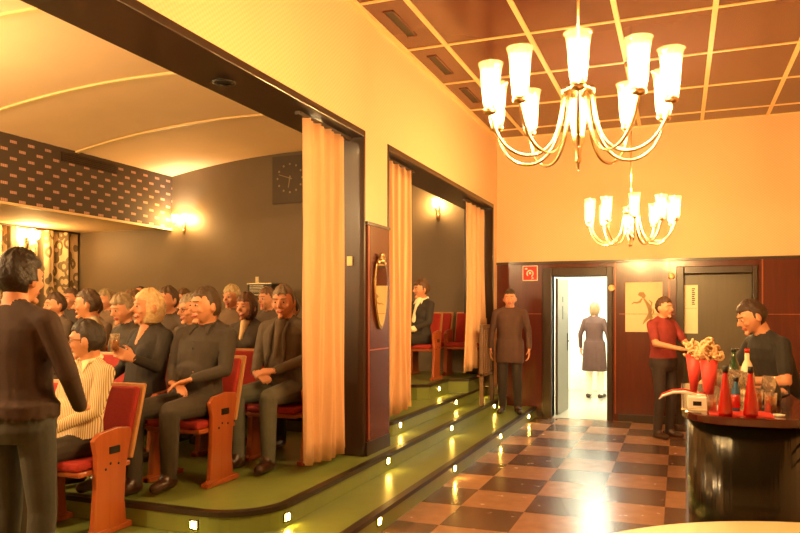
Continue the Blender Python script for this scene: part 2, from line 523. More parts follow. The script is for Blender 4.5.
# foyer ceiling: lacquered panels with cream strips
struct(MB().box((XW, YF, ZC), (XR, YB, ZC + .1)).build('ceiling', M['ceil_panel']))
s = MB()
xs = [-2.10 + .795 * k for k in range(7)]
ys = [10.07 - 1.143 * k for k in range(12)]
for x in xs: s.box((x - .022, YF, ZC - .012), (x + .022, YB, ZC))
for y in ys: s.box((XW, y - .016, ZC - .010), (XR, y + .016, ZC))
s.box((XW, YF, ZC - .03), (XW + .05, YB, ZC)).box((XW, YB - .02, ZC - .02), (XR, YB, ZC))
struct(s.build('trim_16', M['cream_strip']))
# ventilation slots in the ceiling strip beside the wall
def ceiling_vent(x, y, label):
    o = empty('ceiling_vent', (x, y, ZC)); tag(o, label, 'vent', 'slot vents in the foyer ceiling')
    f = MB()
    f.box((-.05, -.3, -.008), (-.038, .3, 0)).box((.038, -.3, -.008), (.05, .3, 0)).box((-.05, -.3, -.008), (.05, -.29, 0)).box((-.05, .29, -.008), (.05, .3, 0))
    f.build('vent_frame', M['ceil_panel'], o)
    MB().box((-.038, -.29, -.003), (.038, .29, 0)).build('slot', M['black'], o)
ceiling_vent(-2.33, 6.02, 'dark slot vent in the foyer ceiling nearest the viewer, above the pier')
ceiling_vent(-2.33, 7.18, 'middle one of three dark slot vents in the foyer ceiling')
ceiling_vent(-2.33, 8.32, 'dark slot vent in the foyer ceiling nearest the back wall')
# grille in the patterned front
o = empty('air_grille', (XV, 8.62, 3.82)); tag(o, 'long dark slatted air grille high on the dash patterned front', 'air grille')
MB().box((0, -.56, -.07), (.012, .56, .07)).build('backing', M['dark_wood'], o)
g = MB()
for k in range(5): g.box((.012, -.55, -.062 + k * .028), (.022, .55, -.05 + k * .028))
g.build('slat', M['dark_wood'], o)['kind'] = 'stuff'
# soffit downlights in the first opening
def downlight(y, lit, label):
    o = empty('downlight', (-2.76, y, ZH - .055)); tag(o, label, 'downlight', 'downlights under the head of the first opening')
    MB().lathe([(.05, 0), (.075, 0), (.075, -.008), (.05, -.008)], seg=20, closed=True).build('rim', M['black'] if not lit else M['chrome'], o)
    MB().lathe([(.0, -.002), (.05, -.002), (.05, .0), (0, 0)], seg=20).build('lamp', M['spot'] if lit else M['black'], o)
downlight(3.95, False, 'unlit black downlight in the dark soffit of the first opening')
downlight(5.2, True, 'lit downlight in the soffit beside the top of the large curtain')

# ------------------------------------------------------------------ curtains
def curtain(x, y0, y1, z0, z1, folds, amp, label, seed, flare=.06):
    rnd = random.Random(seed); o = empty('curtain', (x, (y0 + y1) / 2, z0)); tag(o, label, 'curtain', 'apricot curtains in the openings')
    L = y1 - y0; n = folds * 12; rows = 14; vs = []; fs = []
    ph = [rnd.uniform(-.5, .5) for _ in range(folds + 1)]
    for j in range(rows + 1):
        tz = j / rows; z = (z1 - z0) * tz
        k = 1 + flare * (1 - tz) * 2
        for side in (0, 1):
            for i in range(n + 1):
                u = i / n; fi = u * folds
                a = amp * (.7 + .5 * math.sin(3.1 * math.floor(fi) + seed)) * (.75 + .25 * (1 - tz))
                sw = math.sin(2 * PI * fi + ph[int(fi)] * .4 + .3 * math.sin(3 * tz + seed))
                xx = a * sw + .02 * math.sin(5 * tz + 9 * u + seed) * (1 - tz)
                yy = (u - .5) * L * (1 - .05 * math.sin(PI * tz)) * (1 + (k - 1) * .5)
                hem = .02 * math.sin(7 * u + seed) * (1 - tz) if j == 0 else 0
                vs.append((xx + (.008 if side else 0), yy, z + hem))
    W = n + 1
    def idx(j, sd, i): return j * 2 * W + sd * W + i
    for j in range(rows):
        for i in range(n):
            fs.append((idx(j, 0, i), idx(j, 0, i + 1), idx(j + 1, 0, i + 1), idx(j + 1, 0, i)))
            fs.append((idx(j, 1, i), idx(j + 1, 1, i), idx(j + 1, 1, i + 1), idx(j, 1, i + 1)))
        for i in (0, n): fs.append((idx(j, 0, i), idx(j + 1, 0, i), idx(j + 1, 1, i), idx(j, 1, i)))
    for j in (0, rows):
        for i in range(n): fs.append((idx(j, 0, i), idx(j, 1, i), idx(j, 1, i + 1), idx(j, 0, i + 1)))
    MB().add(vs, fs, 0, True).build('curtain_cloth', M['curtain'], o)
    r = MB()
    r.box((-.02, -L / 2 - .1, z1 - z0), (.02, L / 2 + .1, z1 - z0 + .025))
    r.build('curtain_rail', M['dark_wood'], o)
    return o
curtain(-2.64, 4.80, 5.5, L2 + .08, ZH - .085, 8, .045, 'tall apricot curtain gathered beside the pier in the first opening', 1)
curtain(-2.64, 6.29, 7.08, L3 + .1, ZH - .085, 9, .04, 'narrow apricot curtain right beside the mirror panel, at the near end of the second opening', 2)
curtain(-2.66, 9.28, 10.2, L4 + .12, ZH - .085, 8, .04, 'farthest apricot curtain, at the back end of the second opening', 5)
# printed drapes on the far left wall
o = empty('printed_drape', (XD + .1, 7.9, 0)); tag(o, 'cream and brown printed drape hanging on the far left wall', 'drape')
n = 150; vs = []; fs = []
for j, z in enumerate((L3, 3.0)):
    for sd in (0, 1):
        for i in range(n + 1):
            yy = -2.6 + 5.2 * i / n
            vs.append((.05 * math.sin(yy * 17) + .02 * math.sin(yy * 41) + sd * .01, yy, z))
W = n + 1
for i in range(n):
    fs += [(i, i + 1, 2 * W + i + 1, 2 * W + i), (W + i, 3 * W + i, 3 * W + i + 1, W + i + 1)]
MB().add(vs, fs, 0, True).build('drape_cloth', M['drape'], o)
MB().box((-.03, -2.65, 2.99), (.03, 2.65, 3.02)).build('drape_rail', M['dark_wood'], o)

# ------------------------------------------------------------------ pier panel and mirror
struct(MB().box((XW, 5.72, L2 + .12), (XW + .02, 6.21, 2.3)).build('trim_17', M['panel']))
t = MB(); t.box((XW, 5.70, 2.3), (XW + .03, 6.23, 2.325)).box((XW, 5.70, L2), (XW + .025, 6.23, L2 + .12))
struct(t.build('trim_18', M['dark_wood']))
t = MB(); t.box((XW + .02, 5.735, 1.2), (XW + .023, 6.2, 1.21)).box((XW + .02, 5.735, L2 + .14), (XW + .024, 5.75, 2.29))
struct(t.build('trim_19', M['orange_wood']))
mr = empty('wall_mirror', (XW + .024, 5.98, 1.38)); tag(mr, 'tapering mirror in a gilt frame with flower ornament on the pier panel', 'mirror')
def mirror_outline(k=1.0):
    pts = []
    for i in range(40):
        a = 2 * PI * i / 40
        y = math.sin(a); z = -math.cos(a)
        ww = .165 * (.62 + .38 * ((z + 1) / 2) ** .6) if z < .6 else .165
        pts.append((y * ww * k, .33 + z * .33 * k))
    return pts
mx = Matrix(((0, 0, 1, 0), (1, 0, 0, 0), (0, 1, 0, 0), (0, 0, 0, 1)))
MB().prism(mirror_outline(), 0, .018, mtx=mx).build('mirror_frame', M['brass'], mr, bevel=.004)
MB().prism(mirror_outline(.9), .018, .022, mtx=mx).build('mirror_glass', M['mirror'], mr)
f = MB()
for k in range(6):
    a = 2 * PI * k / 6; f.ell((.03, .032 * math.cos(a), .64 + .032 * math.sin(a)), (.014, .02, .02), 10, 6)
f.ell((.04, 0, .64), (.016, .016, .016), 10, 6)
for sgn in (-1, 1): f.ell((.025, sgn * .07, .6), (.01, .035, .014), 10, 6)
f.build('flower_ornament', M['brass'], mr)
# little switch in the dark reveal
sw = tag(MB().box((-.025, -.012, -.04), (.025, 0, .04)).build('light_switch', M['cream_strip'], bevel=.004), 'small cream switch on the dark reveal beside the large curtain', 'switch')
sw.location = (-2.66, 5.66, 1.98)

# ------------------------------------------------------------------ chandeliers
def chandelier(loc, label, spin):
    root = empty('chandelier', loc); tag(root, label, 'chandelier', 'brass chandeliers of the foyer'); root.rotation_euler.z = spin
    zt = ZC - loc[2]
    MB().tube([(0, 0, .42), (0, 0, zt - .04)], .007, 10).build('rod', M['brass'], root)
    MB().lathe([(0, zt), (.07, zt), (.065, zt - .025), (.02, zt - .05), (0, zt - .05)]).build('ceiling_rose', M['brass'], root)
    MB().lathe([(0, -.02), (.012, -.015), (.016, 0), (.013, .02), (.018, .06), (.03, .09), (.03, .12), (.02, .16), (.024, .3), (.04, .33), (.045, .36), (.02, .4), (.008, .44), (0, .44)]).build('hub', M['brass'], root)
    for k in range(10):
        a = 2 * PI * k / 10; c, s_ = math.cos(a), math.sin(a)
        prof = [(.03, .31), (.055, .33), (.075, .30), (.085, .22), (.11, .12), (.16, .05), (.22, .02), (.29, .025), (.35, .06), (.395, .12), (.42, .19), (.427, .215)]
        if k % 2: prof = [(r, z - .015) for r, z in prof]
        zb = prof[-1][1]
        # smooth the profile
        pp = []
        for i in range(len(prof) - 1):
            for q in range(3):
                t_ = q / 3; p0 = prof[max(i - 1, 0)]; p1 = prof[i]; p2 = prof[i + 1]; p3 = prof[min(i + 2, len(prof) - 1)]
                pp.append(tuple(.5 * ((2 * p1[j]) + (-p0[j] + p2[j]) * t_ + (2 * p0[j] - 5 * p1[j] + 4 * p2[j] - p3[j]) * t_ ** 2 + (-p0[j] + 3 * p1[j] - 3 * p2[j] + p3[j]) * t_ ** 3) for j in (0, 1)))
        pp.append(prof[-1])
        arm = MB(); arm.tube([(r * c, r * s_, z) for r, z in pp], .0075, 8)
        arm.ell((.065 * c, .065 * s_, .335), (.018, .018, .018), 10, 6)
        arm.build('arm', M['brass'], root)
        x, y = .427 * c, .427 * s_
        MB().lathe([(0, zb - .01), (.03, zb), (.034, zb + .015), (.022, zb + .022), (.018, zb + .05), (0, zb + .05)], (x, y, 0), 16).build('candle_cup', M['brass'], root)
        g0 = zb + .016
        shp = [(.031, 0), (.037, .04), (.042, .10), (.047, .16), (.054, .205), (.062, .222)]
        prof2 = [(r, g0 + z) for r, z in shp] + [(r - .003, g0 + z) for r, z in shp[::-1]]
        sh = MB().lathe(prof2, (x, y, 0), 20, closed=True).build('lamp_shade', M['shade'], root)
        MB().lathe([(0, g0 + .035), (.014, g0 + .04), (.02, g0 + .065), (.018, g0 + .095), (.008, g0 + .125), (0, g0 + .13)], (x, y, 0), 12).build('bulb', M['bulb'], sh)
    return root
camdir = math.atan2(-3.55, .46)
ch1 = chandelier((-.455, 3.55, 2.277), 'large brass chandelier with ten lit glass shades, nearer to the viewer', camdir)
ch2 = copy_tree(ch1); ch2.location = (-.455, 7.65, 2.22)
ch2['label'] = 'second brass chandelier with lit shades, hanging farther off before the back wall'

# ------------------------------------------------------------------ wall sconces
def sconce(loc, rz, label, n=1):
    """faces local -Y, wall at local y = 0"""
    o = empty('wall_sconce', loc, rz); tag(o, label, 'sconce', 'wall sconces of the auditorium')
    MB().lathe([(0, -.16), (.012, -.15), (.03, -.1), (.035, 0), (.03, .07), (.012, .1), (0, .1)], (0, -.012, 0), 14).build('back_plate', M['brass'], o)
    for k in range(n):
        dx = 0 if n == 1 else (-.11 + .22 * k)
        MB().tube([(0, -.02, -.03), (dx * .5, -.07, -.06), (dx, -.12, -.03), (dx, -.13, .03)], .008, 8).build('arm', M['brass'], o)
        MB().lathe([(0, .02), (.028, .03), (.03, .045), (0, .05)], (dx, -.13, 0), 14).build('candle_cup', M['brass'], o)
        shp = [(.03, .045), (.045, .08), (.05, .14), (.06, .19)]
        sh = MB().lathe(shp + [(r - .003, z) for r, z in shp[::-1]], (dx, -.13, 0), 18, closed=True).build('lamp_shade', M['shade'], o)
        MB().lathe([(0, .07), (.016, .08), (.022, .1), (.018, .13), (0, .155)], (dx, -.13, 0), 12).build('bulb', M['bulb_small'], sh)
    return o
sconce((-8.2, YB, 3.06), 0, 'lit sconce on the dark back wall next to the patterned front', 2)
sconce((-3.46, YB, 3.08), 0, 'lit sconce on the dark wall seen through the second opening', 1)
sconce((XD + .17, 9.3, 2.75), R(90), 'lit twin sconce on the printed drape at far left', 2)
sconce((XD + .02, 4.6, 2.75), R(90), 'added twin fill sconce on the left auditorium wall, outside the picture at left', 2)  # added out of view to light the auditorium
sconce((XD + .02, 1.0, 2.75), R(90), 'added twin fill sconce at the front of the left auditorium wall, outside the picture', 2)  # likewise added, gives the unseen front more light
# added pendant lamps, out of view, to brighten the auditorium
def pendant(x, y, label):
    o = empty('fill_lamp', (x, y, 3.1)); tag(o, label, 'fill lamp', 'added globe lamps that brighten the auditorium')
    MB().tube([(0, 0, .1), (0, 0, vault_z(x) - 3.1)], .008, 8).build('rod', M['brass'], o)
    MB().lathe([(0, .14), (.04, .13), (.05, .09), (0, .08)]).build('cap', M['brass'], o)
    g = MB().ell((0, 0, 0), (.12, .12, .12), 20, 12).build('lamp_globe', M['shade'], o)
    MB().ell((0, 0, 0), (.05, .05, .06), 12, 8).build('bulb', M['bulb_fill'], g)
pendant(-4.6, .6, 'added globe fill lamp near the stage, on the side of the foyer')
pendant(-7.0, .6, 'added globe fill lamp near the stage, on the far side')
pendant(-7.0, 4.0, 'added globe fill lamp over the left seats, out of the picture')

# ------------------------------------------------------------------ step lights
SL = 'small lit square lamps in the step risers'
def step_light(x, y, z, face, label):
    o = empty('step_light', (x, y, z), 0 if face == 'x' else R(-90)); tag(o, label, 'step light', SL)
    f = MB()
    f.box((0, -.033, -.021), (.007, -.021, .021)).box((0, .021, -.021), (.007, .033, .021)).box((0, -.033, .021), (.007, .033, .033)).box((0, -.033, -.033), (.007, .033, -.021))
    f.build('light_frame', M['nosing'], o)
    MB().box((0, -.021, -.021), (.010, .021, .021)).build('lamp_face', M['step'], o)
ordn = ['nearest', 'second', 'third', 'fourth']
for k, y in enumerate((4.62, 6.42, 8.25, 9.95)): step_light(X1, y, L1 - .06, 'x', '%s lamp from the viewer in the bottom riser, at tile level' % ordn[k])
for k, y in enumerate((5.86, 7.75, 9.75)): step_light(X2, y, L2 - .06, 'x', '%s lamp from the viewer in the straight part of the second riser' % ordn[k])
for k, y in enumerate((6.9, 8.88, 10.2)): step_light(X3, y, L3 - .06, 'x', '%s lamp from the viewer in the third riser, by the narrow curtains' % ordn[k])
step_light(X4, 8.95, L4 - .09, 'x', 'lamp in the topmost riser, below the seated woman in the second opening')
step_light(-2.85, 3.76, L2 - .088, 'y', 'lamp in the front riser of the platform, left one')
a = R(-8)
cxr, cyr = X2 - .42, 3.76 + .42
x = cxr + .42 * math.cos(a); y = cyr + .42 * math.sin(a)
step_light(x, y, L2 - .088, 'x', 'lamp at the rounded corner of the platform')
for q in bpy.data.objects:
    if q.name.startswith('step_light') and abs(q.location.x - x) < 1e-4: q.rotation_euler.z = a

# ------------------------------------------------------------------ cinema chairs
def seat_profile_panel():
    return [(-.19, 0), (.16, 0), (.165, .035), (.12, .05), (.105, .2), (.12, .4), (.17, .60), (.16, .645), (.05, .66), (-.11, .64), (-.16, .60), (-.135, .5), (-.14, .3), (-.165, .05), (-.2, .035)]
def make_chair():
    o = empty('cinema_chair')
    mxp = Matrix(((0, 0, 1, 0), (1, 0, 0, 0), (0, 1, 0, 0), (0, 0, 0, 1)))   # (y, z) polygon extruded along x
    for sx in (.235, -.27):
        p = MB().prism(seat_profile_panel(), sx, sx + .035, mtx=mxp)
        p.box((sx - .012, -.21, 0), (sx + .047, .18, .035))
        e = p.build('end_panel', M['orange_wood'], o, bevel=.006)
        if sx > 0:
            MB().box((sx + .035, -.03, .50), (sx + .04, .06, .545), 0).build('hinge_plate', M['black'], e)
            for yy, zz in ((-.02, .44), (.05, .43), (-.06, .41)): MB().ell((sx + .036, yy, zz), (.006, .009, .009), 8, 5).build('bolt', M['black'], e)
    MB().box((-.235, -.24, .385), (.235, .2, .42)).build('seat_base', M['orange_wood'], o, bevel=.01)
    MB().box((-.225, -.25, .42), (.225, .2, .475)).build('seat', M['redseat'], o, bevel=.02)
    # reclined back
    mb = MB(); d = V((0, .28, 1)).normalized()
    def slab(x0, x1, a0, a1, y0, y1):
        vs = []
        for xx in (x0, x1):
            for aa, yy in ((a0, y0), (a0, y1), (a1, y1), (a1, y0)):
                p = V((0, .17, .44)) + d * aa; q = V((xx, p.y + yy, p.z - .28 * yy)); vs.append(q)
        return vs, [(0, 1, 2, 3), (7, 6, 5, 4), (0, 4, 5, 1), (1, 5, 6, 2), (2, 6, 7, 3), (3, 7, 4, 0)]
    mb.add(*slab(-.235, .235, .0, .5, .03, .055)).build('backrest', M['pale_wood'], o, bevel=.008)
    mb = MB(); mb.add(*slab(-.215, .215, .03, .47, -.012, .03)).build('back_cushion', M['redseat'], o, bevel=.015)
    return o
G_SEAT = 'wooden cinema chairs in rows'
chair0 = make_chair(); used = [False]
def chair(x, y, z, label):
    o = chair0 if not used[0] else copy_tree(chair0); used[0] = True
    o.location = (x, y, z); tag(o, label, 'chair', G_SEAT); return o

# ------------------------------------------------------------------ people
SK = mat('skin', '#c98a63', .5, var=.05, scale=20)
LIP = mat('lip', '#a8584a', .5, var=.03)
SHOE = mat('brown_leather_shoe', '#3a2216', .35, var=.1)
EYEW = mat('eye_white', '#b7a48c', .3, var=.02)
IRIS = mat('iris', '#22160e', .2, var=.05)
cloth_cache = {}
def cloth(hexc):  # cloth colours are brightened in place of haze
    if hexc not in cloth_cache: cloth_cache[hexc] = mat('cloth_' + 'abcdefghijklmnopqrstuvwxyz'[len(cloth_cache) % 26] + 'x' * (len(cloth_cache) // 26), tuple(v * 1.5 + .008 for v in rgb(hexc)[:3]), .85, var=.12, scale=14, bump=.25, bscale=25)
    return cloth_cache[hexc]
hair_cache = {}
def hairm(hexc):
    if hexc not in hair_cache: hair_cache[hexc] = mat('hair_' + 'abcdefghijklmnopqrstuvwxyz'[len(hair_cache)], hexc, .55, var=.25, scale=40, bump=.6, bscale=70)
    return hair_cache[hexc]

def head_shape(d):
    p = V((d.x * .076, d.y * .096, d.z * .118))
    if d.z < 0:
        k = -d.z
        p.x *= 1 - .34 * k ** 1.6
        if d.y > 0: p.y *= 1 - .4 * k
    if d.y < 0: p.y *= .94
    return p

def hand(prims, wrist, d, n, curl=35, side=1, r=.0095, k=1.0):
    """palm, four fingers and a thumb; d = along the hand, n = the way the palm faces, side = thumb side"""
    d = V(d).normalized(); n = V(n); n = (n - d * n.dot(d)).normalized(); s = d.cross(n).normalized() * side
    w = V(wrist)
    for q in (-.03, -.010, .011, .031):
        prims.cap(w + s * q * .55 + d * .01, w + s * q + d * .085 * k, .014, .0125, 8)
    spec = ((.031, 1.0, -2), (.011, 1.1, 0), (-.010, 1.03, 2), (-.030, .82, 6))   # index nearest the thumb
    for q, ln, sp in spec:
        p = w + s * q + d * .088 * k; ang = R(curl * .5); dd = d
        for L_, c_, rr in ((.042, .5, r), (.027, 1.0, r * .93), (.022, .7, r * .85)):
            ang_ = ang
            dd = (d * math.cos(ang) + n * math.sin(ang)).normalized()
            e = p + dd * L_ * ln * k
            prims.cap(p, e, rr, rr * .93, 8); p = e; ang += R(curl * c_)
    p = w + s * .022 + d * .022
    dd = (s * .75 + d * .65 + n * .35).normalized(); e = p + dd * .042 * k; prims.cap(p, e, .0135, .011, 8); p = e
    dd = (s * .3 + d * .85 + n * .45).normalized(); e = p + dd * .03 * k; prims.cap(p, e, .011, .010, 8); p = e
    dd = (d * .85 + n * .5).normalized(); prims.cap(p, p + dd * .024 * k, .010, .0085, 8)

def person(label, loc, rz=0, pose='sit', scale=1.04, fem=False, lean=(0, 0), head=(0, 0, 0), arms=None, top='#222222', bottom='#222222',
           skin=None, hair='#3a2a1c', style='short', glasses=False, voxel=.011, short=False, stripes=None, neckopen=False, collar=None, legs=None, coat=0, extra=None, group=None):
    sit = pose == 'sit'
    hz = .545 if sit else .93
    up = lambda p: V(p) + V((lean[0], lean[1], 0)) * max(0, (p[2] - hz)) / .8
    dz = 0 if sit else .395
    P = {k: MB() for k in ('skin', 'top', 'bottom', 'shoe', 'lip')}
    sw = .165 if fem else .19
    kx = .92 if fem else 1.0
    # trunk
    rings = [((0, .03, .44 + dz), .15 * kx, .11), ((0, .03, .50 + dz), .185, .14), ((0, .03, .60 + dz), .18, .135), ((0, .03, .70 + dz), .16 * kx, .122),
             ((0, .035, .80 + dz), .165 * kx, .122), ((0, .04, .90 + dz), .178 * kx, .125), ((0, .045, .98 + dz), .185 * kx, .112), ((0, .05, 1.035 + dz), .15 * kx, .085), ((0, .05, 1.075 + dz), .085, .065), ((0, .048, 1.095 + dz), .06, .055)]
    tr = [(up(c), a, b) for c, a, b in rings]
    cut = .56 + dz if sit else .55 + dz
    P['top'].loft([(c, a + .006, b + .006) for c, a, b in tr if c.z > cut - .01])
    P['bottom'].loft([(c, a, b) for c, a, b in tr if c.z <= cut + .16])
    if fem:
        for sx in (-1, 1): P['top'].ell(up((sx * .07, -.045, .885 + dz)), (.08, .058, .085))
    if not fem and sit: P['top'].ell(up((0, -.02, .72)), (.155, .105, .16))
    # neck, head
    hc = up((0, .0 if sit else .01, 1.222 + dz)); nb = up((0, .05, 1.07 + dz))
    Hm = Matrix.Translation(hc) @ Euler((R(head[1]), R(head[2]), R(head[0])), 'XYZ').to_matrix().to_4x4() @ Matrix.Scale(1.08, 4)
    Hp = lambda x, y, z: Hm @ V((x, y, z))
    nr = .05 if fem else .058
    for sx in (-1, 1): P['top'].cap(up((sx * .045, .062, 1.085 + dz)), up((sx * sw * .7, .055, 1.035 + dz)), .042 * kx, .052 * kx, 10)
    P['skin'].cap(nb, Hp(0, .022, -.05), nr + .004, nr, 14)
    P['skin'].ell((0, 0, 0), None, 24, 16, mtx=Hm, fn=head_shape)
    P['skin'].cap(Hp(0, -.083, .02), Hp(0, -.112, -.022), .009, .0115, 8)       # nose
    P['skin'].ell(Hp(0, -.092, -.028), (.017, .010, .009), 10, 6)
    for sx in (-1, 1):
        P['skin'].cap(Hp(sx * .014, -.086, .032), Hp(sx * .05, -.070, .028), .011, .009, 8)  # brow ridge
        P['skin'].ell((0, 0, 0), (.012, .022, .033), 10, 8, mtx=Hm @ Matrix.Translation((sx * .079, .012, -.01)) @ Matrix.Rotation(sx * .3, 4, 'Z'))
        P['skin'].ell(Hp(sx * .04, -.066, -.025), (.022, .018, .02), 10, 6)     # cheeks
    P['skin'].ell(Hp(0, -.075, -.098), (.024, .02, .018), 10, 6)                # chin
    P['lip'].cap(Hp(-.02, -.083, -.061), Hp(.02, -.083, -.061), .0085, .0085, 8)
    P['lip'].ell(Hp(0, -.088, -.062), (.014, .008, .009), 8, 6)
    # legs
    if legs is None:
        if sit: legs = [((s_ * .10, .02, .545), (s_ * .14, -.42, .53), (s_ * .13, -.40, .09), (s_ * .16, -.56, .045)) for s_ in (-1, 1)]
        else: legs = [((s_ * .095, .02, .92), (s_ * .105, -.015, .5), (s_ * .11, .03, .085), (s_ * .14, -.13, .04)) for s_ in (-1, 1)]
    for h_, k_, a_, t_ in legs:
        P['bottom'].cap(h_, k_, .092, .066, 14); P['bottom'].cap(k_, V(k_).lerp(V(a_), .4), .066, .064, 14)
        P['bottom'].cap(V(k_).lerp(V(a_), .35), V(a_) + V((0, 0, .0)), .064, .052, 14)
        P['shoe'].cap(V(a_) + V((0, .02, -.04)), t_, .045, .037, 12); P['shoe'].cap(V(a_) + V((0, 0, .02)), V(a_) + V((0, -.04, -.03)), .045, .046, 12)
    # arms: (elbow, wrist, finger direction, palm normal, curl)
    if arms is None or arms == 'lap':
        arms = [((s_ * .215, .0, .78), (s_ * .13, -.23, .68), (-s_ * .35, -.85, -.25), (0, -.25, -1), 30) for s_ in (-1, 1)]
    elif arms == 'clasp':
        arms = [((-.225, .0, .79), (-.085, -.25, .69), (.85, -.45, -.1), (.1, .5, -.8), 50), ((.225, .0, .79), (.085, -.24, .71), (-.85, -.5, -.05), (-.1, .4, -.9), 50)]
    elif arms == 'down':
        arms = [((s_ * .255, .06, 1.16), (s_ * .27, -.02, .92), (0, -.12, -1), (-s_, 0, -.1), 30) for s_ in (-1, 1)]
    for s_, (el, wr, fd, pn, cu) in zip((-1, 1), arms):
        el, wr = up(el), up(wr); sh = up((s_ * sw, .05, 1.015 + dz))
        th = .9 if fem else 1
        P['top'].cap(up((s_ * sw * .55, .05, 1.03 + dz)), sh, .06 * th, .062 * th, 12)
        P['top'].cap(sh, el if not short else sh.lerp(el, .72), .062 * th, (.049 if not short else .055) * th, 12)
        if short: P['skin'].cap(sh.lerp(el, .6), el, .045 * th, .04 * th, 12)
        wa = el.lerp(wr, .94)
        (P['skin'] if short else P['top']).cap(el, wa, (.047 if not short else .041) * th, (.037 if not short else .028) * th, 12)
        P['skin'].cap(el.lerp(wr, .85), wr, .03 * th, .026 * th, 12)
        fd = V(fd).normalized(); pn = V(pn)
        thumb = -s_
        hand(P['skin'], wr, fd, pn, cu, thumb, .0095 if voxel < .009 else .011, .95 if fem else 1.03)
    if neckopen:      # open collar: skin wedge at the throat
        P['skin'].cap(up((0, -.005, 1.085 + dz)), up((0, -.068, .965 + dz)), .04, .014, 12)
    if coat:
        P['top'].loft([((0, .03, coat), .2 if coat > .7 else .225, .155 if coat > .7 else .17), ((0, .03, .95), .198, .152), ((0, .03, .64 + dz), .188, .14)])
    allm = MB(); trees = []
    keys = [k for k in P if P[k].v]
    for k in keys:
        b = len(allm.v); allm.v += P[k].v; allm.f += [[i + b for i in f] for f in P[k].f]; allm.m += [0] * len(P[k].f); allm.s += P[k].s
        trees.append(BVHTree.FromPolygons(P[k].v, P[k].f))
    me = allm.mesh('person_src'); ob = bpy.data.objects.new('person_src', me); COL.objects.link(ob)
    rm = ob.modifiers.new('r', 'REMESH'); rm.mode = 'VOXEL'; rm.voxel_size = voxel; rm.use_smooth_shade = True
    sm = ob.modifiers.new('s', 'SMOOTH'); sm.factor = .5; sm.iterations = 3 if voxel < .009 else 1
    dg = bpy.context.evaluated_depsgraph_get(); dg.update()
    body = bpy.data.meshes.new_from_object(ob.evaluated_get(dg), depsgraph=dg)
    bpy.data.objects.remove(ob); bpy.data.meshes.remove(me)
    body.name = 'person'
    body.materials.clear()
    cm = {'skin': skin or SK, 'top': stripes or cloth(top), 'bottom': cloth(bottom), 'shoe': SHOE, 'lip': LIP}
    for k in keys: body.materials.append(cm[k])
    idx = []
    for p in body.polygons:
        c = p.center
        best = min(range(len(keys)), key=lambda i: (trees[i].find_nearest(c)[3] or 9) + (.002 if keys[i] == 'lip' else 0))
        idx.append(best)
    body.polygons.foreach_set('material_index', idx)
    body.polygons.foreach_set('use_smooth', [True] * len(idx))
    o = bpy.data.objects.new('person', body); COL.objects.link(o)
    o.location = loc; o.rotation_euler.z = rz; o.scale = (scale,) * 3
    tag(o, label, 'person', group)
    # eyes
    for sx in (-1, 1):
        e = MB()
        e.ell(Hp(sx * .031, -.0765, .006), (.0125, .0135, .0085), 10, 8, 0)
        e.ell(Hp(sx * .031, -.0885, .006), (.0065, .0045, .0065), 8, 6, 1)
        e.build('eye', [EYEW, IRIS], o)
        MB().cap(Hp(sx * .014, -.0945, .03), Hp(sx * .05, -.0785, .031), .0042, .0035, 6).build('eyebrow', hairm(hair), o)
    # hair
    rnd = random.Random(label)
    ph = [rnd.uniform(0, 6.3) for _ in range(4)]
    def hs(d):
        bob = style == 'bob'
        gx, gy, gz = (.086, .106, .126) if bob else ((.082, .104, .124) if style != 'full' else (.089, .11, .134))
        wv = 1 + .035 * math.sin(9 * math.atan2(d.y, d.x) + 4 * d.z + ph[0]) + .025 * math.sin(17 * d.x + 13 * d.z + ph[1]) * (1.5 if bob else 1)
        p = V((d.x * gx, d.y * gy + .008, d.z * gz + .006)) * wv
        lowz = -.115 if bob else (-.072 if p.y > .03 else -.03)
        if bob and d.z < 0: p.x *= 1.0 + .1 * d.z; p.z = d.z * .14
        face = p.y < -.022 - (0 if p.z > 0 else .0) and p.z < (.062 if style != 'receding' else .1)
        if bob: face = p.y < -.045 and p.z < .05 and abs(p.x) < .075
        low = p.z < lowz
        temple = (not bob) and p.z < -.01 and p.y < .02
        bald = style == 'bald' and p.z > .05
        rec = style == 'receding' and p.z > .06 and p.y < -.0
        tt = min(1, max(0, (p.z + .08) / .07))
        if not bob and p.z < -.01: p = (head_shape(d) * 1.004).lerp(p, tt)
        if face or low or temple or bald or rec: p = head_shape(d) * .86
        return p
    MB().ell((0, 0, 0), None, 40, 28, mtx=Hm, fn=hs).build('hair', hairm(hair), o)
    if glasses:
        g = MB()
        for sx in (-1, 1):
            pts = [Hp(sx * .033 + .021 * math.cos(q), -.101 + .012 * (math.cos(q) * sx) ** 2, .004 + .016 * math.sin(q)) for q in [2 * PI * i / 14 for i in range(15)]]
            g.tube(pts, .0024, 6)
            g.tube([Hp(sx * .053, -.092, .01), Hp(sx * .078, -.05, .012), Hp(sx * .083, .01, .005)], .0024, 6)
        g.tube([Hp(-.013, -.104, .008), Hp(.013, -.104, .008)], .0024, 6)
        g.build('eyeglasses', M['black'], o)
